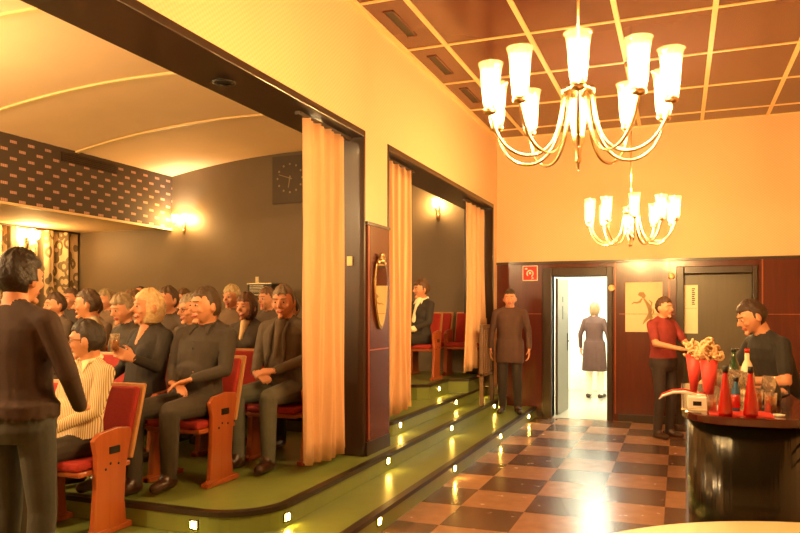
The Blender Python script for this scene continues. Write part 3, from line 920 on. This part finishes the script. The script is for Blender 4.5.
    if collar:
        c = MB()
        nbv = up((0, .045, 1.085 + dz))
        pts = []
        for i in range(21):
            a_ = -PI / 2 + .35 + (2 * PI - .7) * i / 20
            pts.append(nbv + V((math.cos(a_) * .074, math.sin(a_) * .07, .012 + .018 * math.sin(a_))))
        c.tube(pts, [.012] + [.016] * 19 + [.012], 8)
        for sx in (-1, 1):
            q = nbv + V((sx * .025, -.066, -.004))
            c.add([q, q + V((sx * .055, .012, .0)), q + V((sx * .05, -.03, -.065)), q + V((0, 0, .012)), q + V((sx * .055, .012, .012)), q + V((sx * .05, -.036, -.055))],
                  [(0, 2, 1), (3, 4, 5), (0, 1, 4, 3), (1, 2, 5, 4), (2, 0, 3, 5)])
        c.build('collar', collar if not isinstance(collar, str) else cloth(collar), o)
    if extra: extra(o, up, Hp)
    return o

def stripe_cloth(): return m_stripes('striped_shirt_cloth', '#d9c39a', '#8f7450', .016, .35)
def wpos(o, p):   # local point of a person in the world
    return Matrix.Translation(o.location) @ o.rotation_euler.to_matrix().to_4x4() @ Matrix.Diagonal((*o.scale, 1)) @ V(p)
G_AUD = 'audience seated in the auditorium'

# row 1
chair(-3.62, 3.60, L1, 'front row cinema chair at the aisle, its wooden end panel facing the foyer')
chair(-4.16, 3.60, L1, 'front row cinema chair behind the standing person at left')
person('seated man in a cream striped shirt, seen from the side in the nearest row', (-3.67, 3.58, L1), R(-14), lean=(.05, .09), head=(-46, 4, 0), top='#c8b58c', bottom='#241c15',
       hair='#2c2118', style='short', glasses=True, voxel=.007, stripes=stripe_cloth(), collar='#cbb892', scale=.99)
# row 2
chair(-3.38, 4.45, L2, 'second row cinema chair at the aisle under the man in the dark sweater')
chair(-3.90, 4.45, L2, 'second row cinema chair under the blonde woman')
chair(-4.42, 4.45, L2, 'second row cinema chair left of the blonde woman')
def logo(o, up, Hp):
    MB().box((.05, -.148, .93), (.1, -.142, .938)).build('chest_mark', M['white'], o)
pB = person('blonde woman in a black shirt holding a glass in the second row', (-3.86, 4.42, L2), R(-12), fem=True, lean=(.06, .05), head=(-16, -2, 0), top='#1c1611', bottom='#241c16',
       hair='#c4a676', style='bob', voxel=.007, scale=1.05, neckopen=True, extra=logo,
       arms=[((-.22, .0, .78), (-.12, -.25, .68), (.35, -.85, -.25), (0, -.25, -1), 30), ((.19, -.03, .80), (.23, -.25, .87), (-.2, -.75, .35), (-.95, .1, .1), 62)])
gp = wpos(pB, (.205, -.345, .965))
def drink(name, loc, h, r, liquid, label, cat='glass', group=None, stem=False, fill=.6):
    o = empty(name, loc); tag(o, label, cat, group)
    if stem:
        MB().lathe([(0, 0), (r * .8, 0), (r * .8, .004), (.005, .012), (.005, h * .45), (r * .7, h * .55), (r, h * .78), (r * .85, h), (r * .82, h), (r * .95, h * .78), (r * .6, h * .57), (0, h * .5)], seg=16).build('bowl', M['clear'], o)
    else:
        MB().lathe([(0, 0), (r * .85, 0), (r, h), (r * .94, h), (r * .8, .008), (0, .008)], seg=16).build('tumbler', M['clear'], o)
    if liquid:
        z0 = h * .55 if stem else .009
        MB().lathe([(0, z0), (r * .6 if stem else r * .78, z0 + .004), (r * .88, z0 + (h - z0) * fill), (0, z0 + (h - z0) * fill)], seg=16).build('drink', liquid, o)
    return o
M['clear'] = glassy('clear_glass', '#fffaf0', .85, .1, .05, .16)
M['amber'] = mat('amber_drink', '#b8722a', .15, var=.05)
M['redwine'] = mat('red_drink', '#8c1f14', .15, var=.05)
drink('drinking_glass', gp + V((0, 0, -.045)), .13, .035, M['amber'], 'glass held by the blonde woman in the second row')
def buttons(o, up, Hp):
    b = MB()
    for z in (.93, .98): b.ell(up((0, -.09, z)), (.006, .006, .006), 8, 5)
    b.build('button', M['black'], o)
person('man in a dark sweater at the aisle end of the second row, head turned left', (-3.36, 4.43, L2), R(0), lean=(.09, .03), head=(-22, 2, 0), top='#2b231a', bottom='#2e261d',
       hair='#4a3724', voxel=.007, scale=1.06, extra=buttons, collar='#2b231a',
       arms=[((-.205, .0, .78), (-.05, -.2, .70), (.9, -.4, -.12), (.1, -.2, -1), 32), ((.24, -.02, .78), (.11, -.19, .73), (-.7, -.68, -.2), (0, -.2, -1), 32)],
       legs=[((-.10, .02, .545), (-.15, -.42, .53), (-.12, -.46, .09), (-.13, -.63, .045)), ((.10, .02, .545), (.13, -.42, .54), (.03, -.30, .10), (.04, -.45, .05))])
# row 3
chair(-3.12, 5.35, L2, 'third row cinema chair at the aisle, partly behind the large curtain')
chair(-3.64, 5.35, L2, 'empty third row cinema chair beside the man in the open jacket')
chair(-4.16, 5.35, L2, 'third row cinema chair, third from the aisle')
chair(-4.68, 5.35, L2, 'third row cinema chair, fourth from the aisle')
chair(-5.20, 5.35, L2, 'third row cinema chair, fifth from the aisle')
def shirtfront(o, up, Hp):
    MB().cap(up((0, -.03, 1.06)), up((.0, -.088, .80)), .048, .03, 12).build('shirt_front', cloth('#4d4030'), o)
    b = MB()
    for sx in (-1, 1): b.tube([up((sx * .06, -.02, 1.07)), up((sx * .06, -.087, .97)), up((sx * .07, -.1, .82)), up((sx * .09, -.13, .66))], [.014, .018, .016, .01], 8)
    b.build('jacket_lapel', cloth('#3d3223'), o)
person('man in an open dark jacket and jeans with clasped hands beside the large curtain', (-3.13, 5.33, L2), R(-2), lean=(-.01, .02), head=(14, 5, 0), top='#43382a', bottom='#45443a',
       hair='#75634c', style='short', voxel=.007, scale=1.09, arms='clasp', extra=shirtfront)
def pale(o, up, Hp):
    MB().cap(up((0, -.01, 1.075)), up((0, -.075, .93)), .046, .022, 12).build('shirt_front', cloth('#b89c72'), o)
person('grey blond man behind the dark sweater man, left of the woman with pale collar', (-4.56, 6.2, L2), R(-4), lean=(.04, .04), head=(-8, 0, 0), top='#3b2f22', bottom='#2a231b', hair='#a08a62', style='receding')
person('grey haired man with glasses just behind the blonde woman and the dark sweater man', (-4.15, 5.36, L2), R(-12), lean=(.03, .03), head=(-8, 6, 0), top='#352b20', bottom='#2a231b', hair='#8d7d66', glasses=True, voxel=.008)
person('grey haired person with lowered head left of the blonde woman', (-4.76, 5.3, L2), R(-12), lean=(-.03, -.04), head=(2, 12, 0), top='#2b241b', bottom='#2a231b', hair='#8b7759', style='full', fem=True)
person('man in a light grey sweater turned left, behind the striped shirt man', (-5.33, 5.36, L2), R(-40), lean=(0, .02), head=(-13, 3, 0), top='#8f8268', bottom='#2a231b', hair='#4d3a29', voxel=.008, scale=1.08)
# row 4
for x, d in ((-3.54, 'second'), (-4.06, 'third'), (-4.58, 'fourth'), (-5.10, 'fifth'), (-5.62, 'sixth'), (-6.14, 'seventh'), (-6.66, 'eighth')): chair(x, 6.2, L2, 'fourth row cinema chair, %s from the aisle' % d)
person('dark haired person peering between the two people beside the jacket man', (-3.56, 6.2, L2), R(0), lean=(-.05, .05), head=(7, 4, 0), top='#2d241a', bottom='#2a231b', hair='#3a291b', style='full')
person('brown haired woman with a pale collar behind the aisle end of the second row', (-4.06, 6.16, L2), R(0), fem=True, lean=(.04, -.02), head=(-4, 2, 0), top='#33291e', bottom='#2a231b', hair='#5a3a22', style='bob', extra=pale, scale=1.06)
person('person with brown hair showing above the grey haired man with glasses', (-5.08, 6.2, L2), R(-6), lean=(0, .05), head=(-3, 0, 0), top='#3b2f22', bottom='#2a231b', hair='#553f2a', scale=1.12)
person('person with brown hair and tan top just left above the blonde woman', (-5.60, 6.2, L2), R(-6), lean=(.05, .05), head=(-8, 0, 0), top='#6a523a', bottom='#2a231b', hair='#6b5033', scale=1.1)
person('dark haired person in brown behind the grey haired person with lowered head', (-6.12, 6.2, L2), R(-10), lean=(0, .05), head=(-3, 3, 0), top='#4a3828', bottom='#2a231b', hair='#3a291b', scale=1.06)
person('red cheeked person with dark hair behind the light grey sweater man', (-6.66, 6.2, L2), R(-15), lean=(0, .05), head=(-3, 3, 0), top='#3b2f22', bottom='#2a231b', hair='#46311f', scale=1.08)
# row 5
rows5 = [(-4.42, '#6a4b30', 'short', 'person in the last occupied row, rightmost, below the small projector'),
         (-4.92, '#b09a70', 'full', 'fair haired person in the last occupied row, second from right'),
         (-5.62, '#5b4228', 'short', 'short haired person in the last occupied row, above the blonde woman to the right'),
         (-6.25, '#3a2a1c', 'receding', 'balding person in the last occupied row, above the blonde woman to the left'),
         (-6.8, '#8a7552', 'full', 'fair brown haired person in the last occupied row, second from left'),
         (-7.4, '#4a3522', 'short', 'leftmost person in the last occupied row beside the dark wall')]
for k, (x, hc, st, lb) in enumerate(rows5):
    chair(x, 7.15, L3, 'fifth row cinema chair under the %s' % lb.split(',')[0].replace('person in the last occupied row', 'rightmost sitter' if k == 0 else 'leftmost sitter'))
    person(lb, (x, 7.14, L3), R(-10 + 3 * (k % 3)), lean=(.02 * (k % 3 - 1), .05), head=(-8 + 12 * (k % 2), 2, 0), top=['#3a2d20', '#5a4632', '#2d241b'][k % 3], bottom='#2a231b', hair=hc, style=st, scale=1.02 + .02 * (k % 2), voxel=.012)
# second opening: woman and empty chairs on the top level
chair(-3.32, 9.28, L4, 'cinema chair under the woman in the black jacket in the second opening')
chair(-3.38, 9.98, L4, 'empty red cinema chair behind the seated woman in the second opening, left one')
chair(-2.86, 9.98, L4, 'empty red cinema chair next to the farthest curtain')
def whitefront(o, up, Hp):
    MB().cap(up((0, -.01, 1.07)), up((0, -.085, .80)), .05, .035, 12).build('shirt_front', cloth('#d8c7a2'), o)
    for sx in (-1, 1): MB().cap(up((sx * .14, -.195, .69)), up((sx * .133, -.22, .685)), .04, .04, 12).build('shirt_cuff', cloth('#d8c7a2'), o)
person('woman in a black jacket over a white shirt sitting in the second opening', (-3.34, 9.27, L4), R(-28), fem=True, lean=(.02, .06), head=(-15, 2, 0), top='#1f1813', bottom='#1b1511', hair='#5a3d24', style='full', voxel=.009, collar='#d8c7a2', extra=whitefront, scale=1.0)
# standing people
person('person in dark brown jacket and jeans standing at the left edge, back to viewer', (-2.86, 2.50, L1), R(184), pose='stand', top='#2c1a10', bottom='#2a2a26', hair='#24170e', style='full', voxel=.009, scale=.96, coat=1.02,
       arms=[((-.27, .0, 1.16), (-.2, -.16, .98), (.4, -.8, .1), (.5, .5, -.5), 40), ((.27, .0, 1.16), (.2, -.16, .98), (-.4, -.8, .1), (-.5, .5, -.5), 40)])
person('person in a brown coat standing on the steps beside the red fire sign', (-2.16, 9.72, L1), R(10), pose='stand', top='#3a2116', bottom='#1f140d', hair='#2c1c12', voxel=.011, scale=.97, arms='down', coat=.72)
person('person in a dark red t-shirt standing before the poster, reaching to the right', (-.16, 9.35, 0), R(52), pose='stand', top='#6e1d18', bottom='#241611', hair='#4a2f1d', voxel=.011, scale=.98, short=True,
       arms=[((-.25, -.06, 1.18), (-.12, -.36, 1.12), (.2, -.95, 0), (.2, 0, -1), 35), ((.26, -.1, 1.17), (.1, -.4, 1.1), (-.2, -.95, -.1), (0, 0, -1), 35)])
person('bartender in a black t-shirt bending over the far side of the bar', (.72, 5.9, 0), R(-62), pose='stand', top='#17120e', bottom='#17120e', hair='#3a2618', voxel=.009, scale=.93, short=True, lean=(0, -.34), head=(-10, 22, 0),
       arms=[((-.27, -.12, 1.2), (-.14, -.42, 1.14), (.2, -.95, -.2), (.2, 0, -1), 40), ((.28, -.1, 1.14), (.13, -.38, 1.14), (-.3, -.9, -.1), (0, 0, -1), 40)])
person('woman in a dark brown coat walking away down the bright corridor', (-1.40, 13.2, 0), R(170), pose='stand', fem=True, top='#3a1d10', bottom='#cdbfa6', hair='#7a5a36', style='bob', voxel=.011, scale=.97, coat=.5, arms='down')

# ------------------------------------------------------------------ bar counter
bar = empty('bar_counter', (.32, 4.5, 0)); tag(bar, 'dark bar counter with a rounded end and red brown top', 'bar')
def bar_outline(ins):
    w_ = .31 - ins; y1 = .85 - ins; pts = []
    for k in range(0, 25):
        a = PI + PI * k / 24
        pts.append((w_ * math.copysign(abs(math.cos(a)) ** .75, math.cos(a)), -.50 + (.31 - ins) * math.sin(a)))
    return pts + [(w_, y1), (-w_, y1)]
MB().prism(bar_outline(.03), .08, 1.01, smooth=True).build('body', M['barfront'], bar)
MB().prism(bar_outline(.07), 0, .08).build('plinth', M['black'], bar)
MB().prism(bar_outline(0), 1.01, 1.05, smooth=False).build('worktop', M['bartop'], bar, bevel=.006)
hh = MB(); hh.tube([(.2, -.70, .93), (.22, -.75, .93), (.22, -.75, .86), (.2, -.70, .86)], .008, 8); hh.build('handle', M['chrome'], bar)
ZB = 1.05
M['bottle_red'] = mat('red_bottle', '#b3160c', .12, var=.06, coat=.6)
M['bottle_blue'] = mat('blue_bottle', '#2a5f86', .12, var=.06, coat=.6)
M['bottle_green'] = mat('green_bottle', '#1f3a1c', .12, var=.06, coat=.6)
M['pinkcup'] = mat('pink_paper_cup', '#e4443c', .5, var=.04)
M['snack'] = mat('pale_snack', '#dfb684', .7, var=.15, scale=30)
def bottle(x, y, prof, m, capm, caph, label, neck=None):
    o = empty('bottle', (x, y, ZB)); tag(o, label, 'bottle', 'bottles on the bar')
    MB().lathe(prof, seg=18).build('bottle_body', m, o)
    r, h = prof[-2][0], prof[-1][1]
    MB().lathe([(0, h), (r * 1.25, h), (r * 1.15, h + caph), (0, h + caph)], seg=14).build('bottle_cap', capm, o)
    return o
cone = [(0, 0), (.03, 0), (.033, .012), (.031, .05), (.02, .13), (.0125, .19), (.011, .205), (0, .205)]
bottle(.205, 3.77, cone, M['bottle_red'], M['black'], .03, 'slim red conical bottle with a black cap, left of the two at the bar end')
bottle(.315, 3.78, cone, M['bottle_red'], M['black'], .03, 'slim red conical bottle with a black cap, right of the two at the bar end')
lab = bottle(.262, 3.93, [(0, 0), (.018, 0), (.02, .01), (.02, .1), (.012, .13), (.011, .15), (0, .15)], M['bottle_blue'], M['black'], .02, 'small dark blue bottle between the two red bottles')
MB().lathe([(.0205, .02), (.0212, .02), (.0212, .085), (.0205, .085)], seg=18, closed=True).build('bottle_label', M['bottle_red'], lab)
tall = [(0, 0), (.036, 0), (.037, .02), (.037, .14), (.028, .18), (.014, .21), (.013, .25), (0, .25)]
bottle(.31, 4.83, tall, M['bottle_green'], M['black'], .02, 'dark green bottle standing among the glasses')
bottle(.375, 4.72, tall, mat('white_bottle', '#d8c8a4', .2, var=.05), M['bottle_red'], .025, 'white bottle with a red cap beside the green bottle')
def snack_cup(x, y, h, label, heap=22):
    o = empty('snack_cup', (x, y, ZB)); tag(o, label, 'paper cup', 'red paper cups of snacks')
    MB().lathe([(0, 0), (.02, 0), (.048, h), (.045, h), (.018, .006), (0, .006)], seg=18).build('paper_cup', M['pinkcup'], o)
    rnd = random.Random(heap); s_ = MB()
    for k in range(heap):
        a = rnd.uniform(0, 2 * PI); r = rnd.uniform(0, .055); z = h + .005 + rnd.uniform(0, .09) * (1 - r / .12)
        c = V((r * math.cos(a), r * math.sin(a), z)); e = Euler([rnd.uniform(0, 6) for _ in range(3)]).to_matrix()
        s_.tube([c + e @ V((.024 * math.cos(q), .024 * math.sin(q), .006 * q - .01)) for q in [i * .55 for i in range(9)]], .0075, 6)
    sn = s_.build('snack_curls', M['snack'], o); sn['kind'] = 'stuff'
    return o
snack_cup(.15, 4.27, .235, 'big red paper cup heaped with curly snacks at the near end of the bar', 46)
snack_cup(.085, 4.85, .23, 'red paper cup of curly snacks half behind the big one', 24)
# napkin box, spoons, small things at the rounded end
o = empty('napkin_box', (.085, 4.0, ZB)); tag(o, 'pale napkin box with dark window at the left edge of the bar', 'napkin box')
MB().box((-.045, -.05, 0), (.045, .05, .06)).build('box', M['white'], o, bevel=.004)
MB().box((-.02, -.0525, .018), (.02, -.0505, .04)).build('dark_window', M['black'], o)
MB().box((-.06, -.075, 0), (.075, -.062, .003)).box((-.075, -.1, 0), (.05, -.06, .0028)).build('paper_sheet', M['paper'], o)
def spoon(x, y, z, c, label, dx):
    o = empty('serving_spoon', (x, y, z)); tag(o, label, 'spoon', 'curved spoons sticking out over the bar edge')
    MB().tube([(.06, 0, .0), (.0, 0, .012), (-.06, 0, .008), (-.11, 0, -.012), (-.13, 0, -.03)], [.006, .008, .008, .007, .003], 8).build('spoon_handle', c, o)
    MB().ell((.075, 0, 0), (.025, .016, .006), 12, 6).build('spoon_bowl', c, o)
spoon(.03, 4.12, ZB + .066, M['bottle_red'], 'red curved spoon sticking out past the left edge of the bar', 0)
spoon(.03, 4.02, ZB + .066, M['white'], 'white curved spoon lying on the napkin box', 0)
drink('tea_glass', (.15, 3.86, ZB), .085, .026, M['amber'], 'little glass with amber drink left of the red bottles', 'glass')
o = tag(MB().box((-.014, -.014, 0), (.014, .014, .025)).build('sugar_cube', M['white'], bevel=.003), 'white sugar packet beside the left red bottle', 'sugar'); o.location = (.185, 3.93, ZB)
drink('juice_glass', (.36, 3.98, ZB), .11, .03, M['amber'], 'orange drink in a tumbler right of the red bottles, left one', 'glass', 'orange drinks', fill=.8)
drink('juice_glass', (.415, 3.93, ZB), .10, .03, M['amber'], 'orange drink in a tumbler right of the red bottles, right one', 'glass', 'orange drinks', fill=.8)
k = 0
for i in range(5):
    for j in range(3):
        drink('wine_glass', (.225 + .055 * j - .01 * i, 4.10 + .085 * i, ZB), .17, .03, None, 'clear stemmed glass in the cluster behind the red bottles', 'glass', 'stemmed glasses on the bar', stem=True)
for i in range(2):
    drink('wine_glass', (.43, 4.1 + .09 * i, ZB), .16, .03, None, 'clear stemmed glass standing before the coffee pot', 'glass', 'stemmed glasses by the coffee pot', stem=True)
o = empty('coffee_pot', (.46, 4.36, ZB)); tag(o, 'black coffee pot at the right edge of the bar', 'coffee pot')
MB().lathe([(0, 0), (.05, 0), (.055, .03), (.05, .08), (.032, .11), (.03, .12), (0, .12)], seg=18).build('pot', M['black'], o)
MB().tube([(.045, 0, .09), (.085, 0, .095), (.09, 0, .05), (.05, 0, .03)], .007, 8).build('pot_handle', M['black'], o)
MB().lathe([(0, .12), (.03, .12), (.012, .135), (0, .14)], seg=14).build('lid', M['chrome'], o)
o = tag(MB().lathe([(0, 0), (.022, 0), (.028, .01), (.024, .01), (.018, .004), (0, .004)], seg=18).build('small_dish', M['white']), 'small white dish at the right of the bar top', 'dish'); o.location = (.44, 3.82, ZB)
o = tag(MB().box((-.14, -.1, 0), (.14, .1, .003)).build('tray_mat', M['pinkcup']), 'reddish place mat under the bottles at the bar end', 'mat'); o.location = (.275, 3.86, ZB + .0002)

# round table in the foreground
tb = empty('round_table', (.62, 1.98, .012)); tag(tb, 'round cream topped table in the right foreground', 'table')
MB().lathe([(0, .72), (1.07, .72), (1.085, .73), (1.085, .742), (1.075, .75), (0, .75)], seg=96).build('table_top', M['cream_top'], tb)
MB().lathe([(0, .03), (.06, .03), (.05, .4), (.07, .72), (0, .72)], seg=24).build('pedestal', M['dark_wood'], tb)
MB().lathe([(0, 0), (.36, 0), (.35, .02), (.08, .045), (0, .045)], seg=40).build('base', M['dark_wood'], tb)

# ------------------------------------------------------------------ things on the back wall
o = empty('fire_sign', (-2.04, YB - .01, 2.1)); tag(o, 'square red fire hose sign with white pictogram left of the open door', 'sign')
MB().box((-.11, -.006, -.11), (.11, .01, .11)).build('sign_plate', M['signwhite'], o)
MB().box((-.1, -.008, -.1), (.1, -.0055, .1)).build('red_field', M['signred'], o)
g = MB()
g.tube([(.045 * math.cos(q), -.010, -.005 + .045 * math.sin(q)) for q in [R(-60 + 15 * i) for i in range(20)]], .009, 8)
g.ell((0, -.010, 0), (.018, .004, .018), 12, 6); g.tube([(.02, -.01, -.05), (.05, -.01, -.075), (.02, -.01, -.085)], .006, 8); g.box((-.075, -.011, .055), (-.04, -.008, .075))
g.build('hose_pictogram', M['signwhite'], o)
ps = empty('poster', (-.46, YB - .002, 1.6)); tag(ps, 'beige poster with a brown brush drawn figure between the two doors', 'poster')
MB().box((-.245, -.006, -.345), (.245, 0, .345)).build('paper', M['paper'], ps)
f = MB()
def stroke(pts, r):
    q = [(x, -.0065, z) for x, z in pts]; vs = []; fs = []
    rr = r if isinstance(r, list) else [r] * len(q)
    for i, p in enumerate(q):
        a = V(q[max(i - 1, 0)]); b = V(q[min(i + 1, len(q) - 1)]); d = (b - a).normalized(); nn = V((-d.z, 0, d.x))
        for sg in (-1, 1):
            for yy in (-.0082, -.006):
                w_ = V(p) + nn * rr[i] * sg; vs.append((w_.x, yy, w_.z))
    for i in range(len(q) - 1):
        k = i * 4; fs += [(k, k + 2, k + 6, k + 4), (k + 1, k + 5, k + 7, k + 3), (k, k + 4, k + 5, k + 1), (k + 2, k + 3, k + 7, k + 6)]
    fs += [(0, 1, 3, 2), tuple(len(q) * 4 - 4 + j for j in (0, 2, 3, 1))]
    f.add(vs, fs)
stroke([(-.075, .17), (-.05, .18), (-.02, .175), (.0, .15), (-.005, .12)], [.008, .03, .038, .03, .012])
stroke([(-.02, .12), (-.05, .075), (-.09, .06), (-.13, .065), (-.16, .04)], [.01, .016, .013, .011, .004])
stroke([(.0, .12), (.04, .06), (.075, .0), (.085, -.05), (.08, -.1)], [.01, .018, .03, .028, .02])
stroke([(.08, -.09), (.055, -.15), (.01, -.2), (-.01, -.24)], [.02, .024, .014, .004])
stroke([(.09, -.09), (.1, -.15), (.08, -.21), (.11, -.26)], [.016, .02, .011, .004])
stroke([(.07, .1), (.105, .06), (.1, .01)], [.004, .012, .006])
stroke([(.12, -.02), (.13, -.07), (.11, -.11)], [.004, .01, .004])
f.build('drawn_figure', M['ink'], ps)
nt_ = empty('notice', (.125, YB + .048, 1.57)); tag(nt_, 'tall white paper notice with a dark text block on the second door', 'notice')
MB().box((-.11, -.003, -.33), (.11, 0, .33)).build('paper', mat('notice_paper', '#e6dcb8', .8, var=.02), nt_)
g = MB()
for k in range(9): g.box((.035, -.0045, .27 - k * .026), (.075 - .008 * (k % 3 == 1), -.003, .285 - k * .026))
g.box((-.1, -.004, .012), (.1, -.003, .015))
g.build('printed_text', M['black'], nt_)
for x, z, lb in ((-.885, 1.87, 'small round pale bell on the frame right of the open door'), (-.1, 2.02, 'small round pale fitting left of the second door')):
    o = tag(MB().lathe([(0, 0), (.045, 0), (.042, .02), (.02, .03), (0, .03)], seg=18).build('door_bell', M['cream_strip']), lb, 'bell'); o.location = (x, YB - .06 if x < -.5 else YB - .001, z); o.rotation_euler.x = R(90)

# clock, projector
M['clock_dot'] = mat('faded_brass', '#94825f', .5, var=.05)
ck = empty('wall_clock', (-6.05, YB, 3.76)); tag(ck, 'dark square wall clock with pale dots and hands high on the back wall', 'clock')
MB().box((-.34, -.025, -.42), (.6, 0, .38)).build('clock_board', mat('clock_board', '#4a3c2c', .5, var=.04), ck, bevel=.004)
g = MB()
for k in range(12):
    a = R(30 * k); r = .235
    g.ell((r * math.sin(a), -.028, r * math.cos(a)), (.018, .006, .018), 10, 6)
g.build('hour_dots', M['clock_dot'], ck)
def hand_c(ang, L_, w_, name):
    d = V((math.sin(ang), 0, math.cos(ang))); n = V((d.z, 0, -d.x)); p0 = V((0, -.03, 0)) - d * .04
    vs = [p0 - n * w_, p0 + n * w_, p0 + d * L_ + n * w_ * .5, p0 + d * L_ - n * w_ * .5]
    vs += [v_ + V((0, -.004, 0)) for v_ in vs]
    MB().add(vs, [(0, 1, 2, 3), (7, 6, 5, 4), (0, 4, 5, 1), (1, 5, 6, 2), (2, 6, 7, 3), (3, 7, 4, 0)]).build(name, M['clock_dot'], ck)
hand_c(R(288), .26, .009, 'minute_hand'); hand_c(R(190), .2, .012, 'hour_hand')
st_ = empty('projector_stand', (-6.1, 9.85, L4)); tag(st_, 'dark stand under the projector behind the last row', 'stand')
MB().box((-.3, -.18, 1.14), (.3, .18, 1.17)).build('stand_top', M['dark_wood'], st_)
for sx in (-1, 1):
    for sy in (-1, 1): MB().box((sx * .28 - .02, sy * .16 - .02, 0), (sx * .28 + .02, sy * .16 + .02, 1.14)).build('leg', M['dark_wood'], st_)
pj = empty('projector', (-6.1, 9.85, L4 + 1.17)); tag(pj, 'small dark projector with pale edges above the heads of the back row', 'projector')
MB().box((-.24, -.15, .02), (.2, .15, .19)).build('housing', M['black'], pj, bevel=.01)
MB().box((-.245, -.155, .175), (.205, .155, .195)).box((-.245, -.155, .0), (.205, .155, .022)).build('edge_trim', M['chrome'], pj)
g = MB()
for k in range(5): g.box((-.2, -.153, .05 + k * .024), (.05, -.15, .06 + k * .024))
g.build('vent_slats', M['chrome'], pj)['kind'] = 'stuff'
MB().lathe([(0, 0), (.045, 0), (.045, .05), (0, .05)], seg=16).build('lens', M['chrome'], pj)
for c_ in pj.children:
    if c_.name.startswith('lens'): c_.rotation_euler.x = R(90); c_.location = (.12, -.15, .1)
MB().box((-.19, .0, .195), (-.15, .04, .3)).build('antenna', M['paper'], pj)
# wooden slatted railing at the back end of the second opening
rl = empty('slatted_railing', (-2.46, 9.62, L2)); tag(rl, 'low wooden slatted railing beside the farthest curtain', 'railing')
MB().box((-.02, -.3, 1.02), (.03, .3, 1.07)).build('top_rail', M['rail_wood'], rl, bevel=.004)
MB().box((-.02, -.3, .38), (.03, .3, .42)).build('bottom_rail', M['rail_wood'], rl, bevel=.004)
for k in range(5): MB().box((-.01, -.28 + .13 * k, .42), (.02, -.24 + .13 * k, 1.02)).build('slat', M['rail_wood'], rl)
for k in (-1, 1): MB().box((-.02, k * .28 - .02, .0), (.03, k * .28 + .02, 1.02)).build('post', M['rail_wood'], rl)

# ------------------------------------------------------------------ light, world, camera
wd = bpy.data.worlds.new('world'); scene.world = wd; wd.use_nodes = True
wd.node_tree.nodes['Background'].inputs[0].default_value = (1, .75, .5, 1)
wd.node_tree.nodes['Background'].inputs[1].default_value = .05
cam = bpy.data.cameras.new('camera'); co = bpy.data.objects.new('camera', cam); COL.objects.link(co)
co.location = (0, 0, 1.55); co.rotation_euler = (R(90), 0, R(21.2))
cam.sensor_width = 36; cam.lens = 36 * 720 / 800; cam.shift_y = (310.7 - 266.5) / 800; cam.clip_start = .05; cam.clip_end = 100
scene.camera = co
vs_ = scene.view_settings
vs_.view_transform = 'Standard'; vs_.look = 'None'; vs_.gamma = 1; vs_.exposure = .4
vs_.use_curve_mapping = False
try:
    scene.cycles.use_denoising = True
    scene.cycles.sample_clamp_indirect = 6
    scene.cycles.max_bounces = 8
except Exception: pass
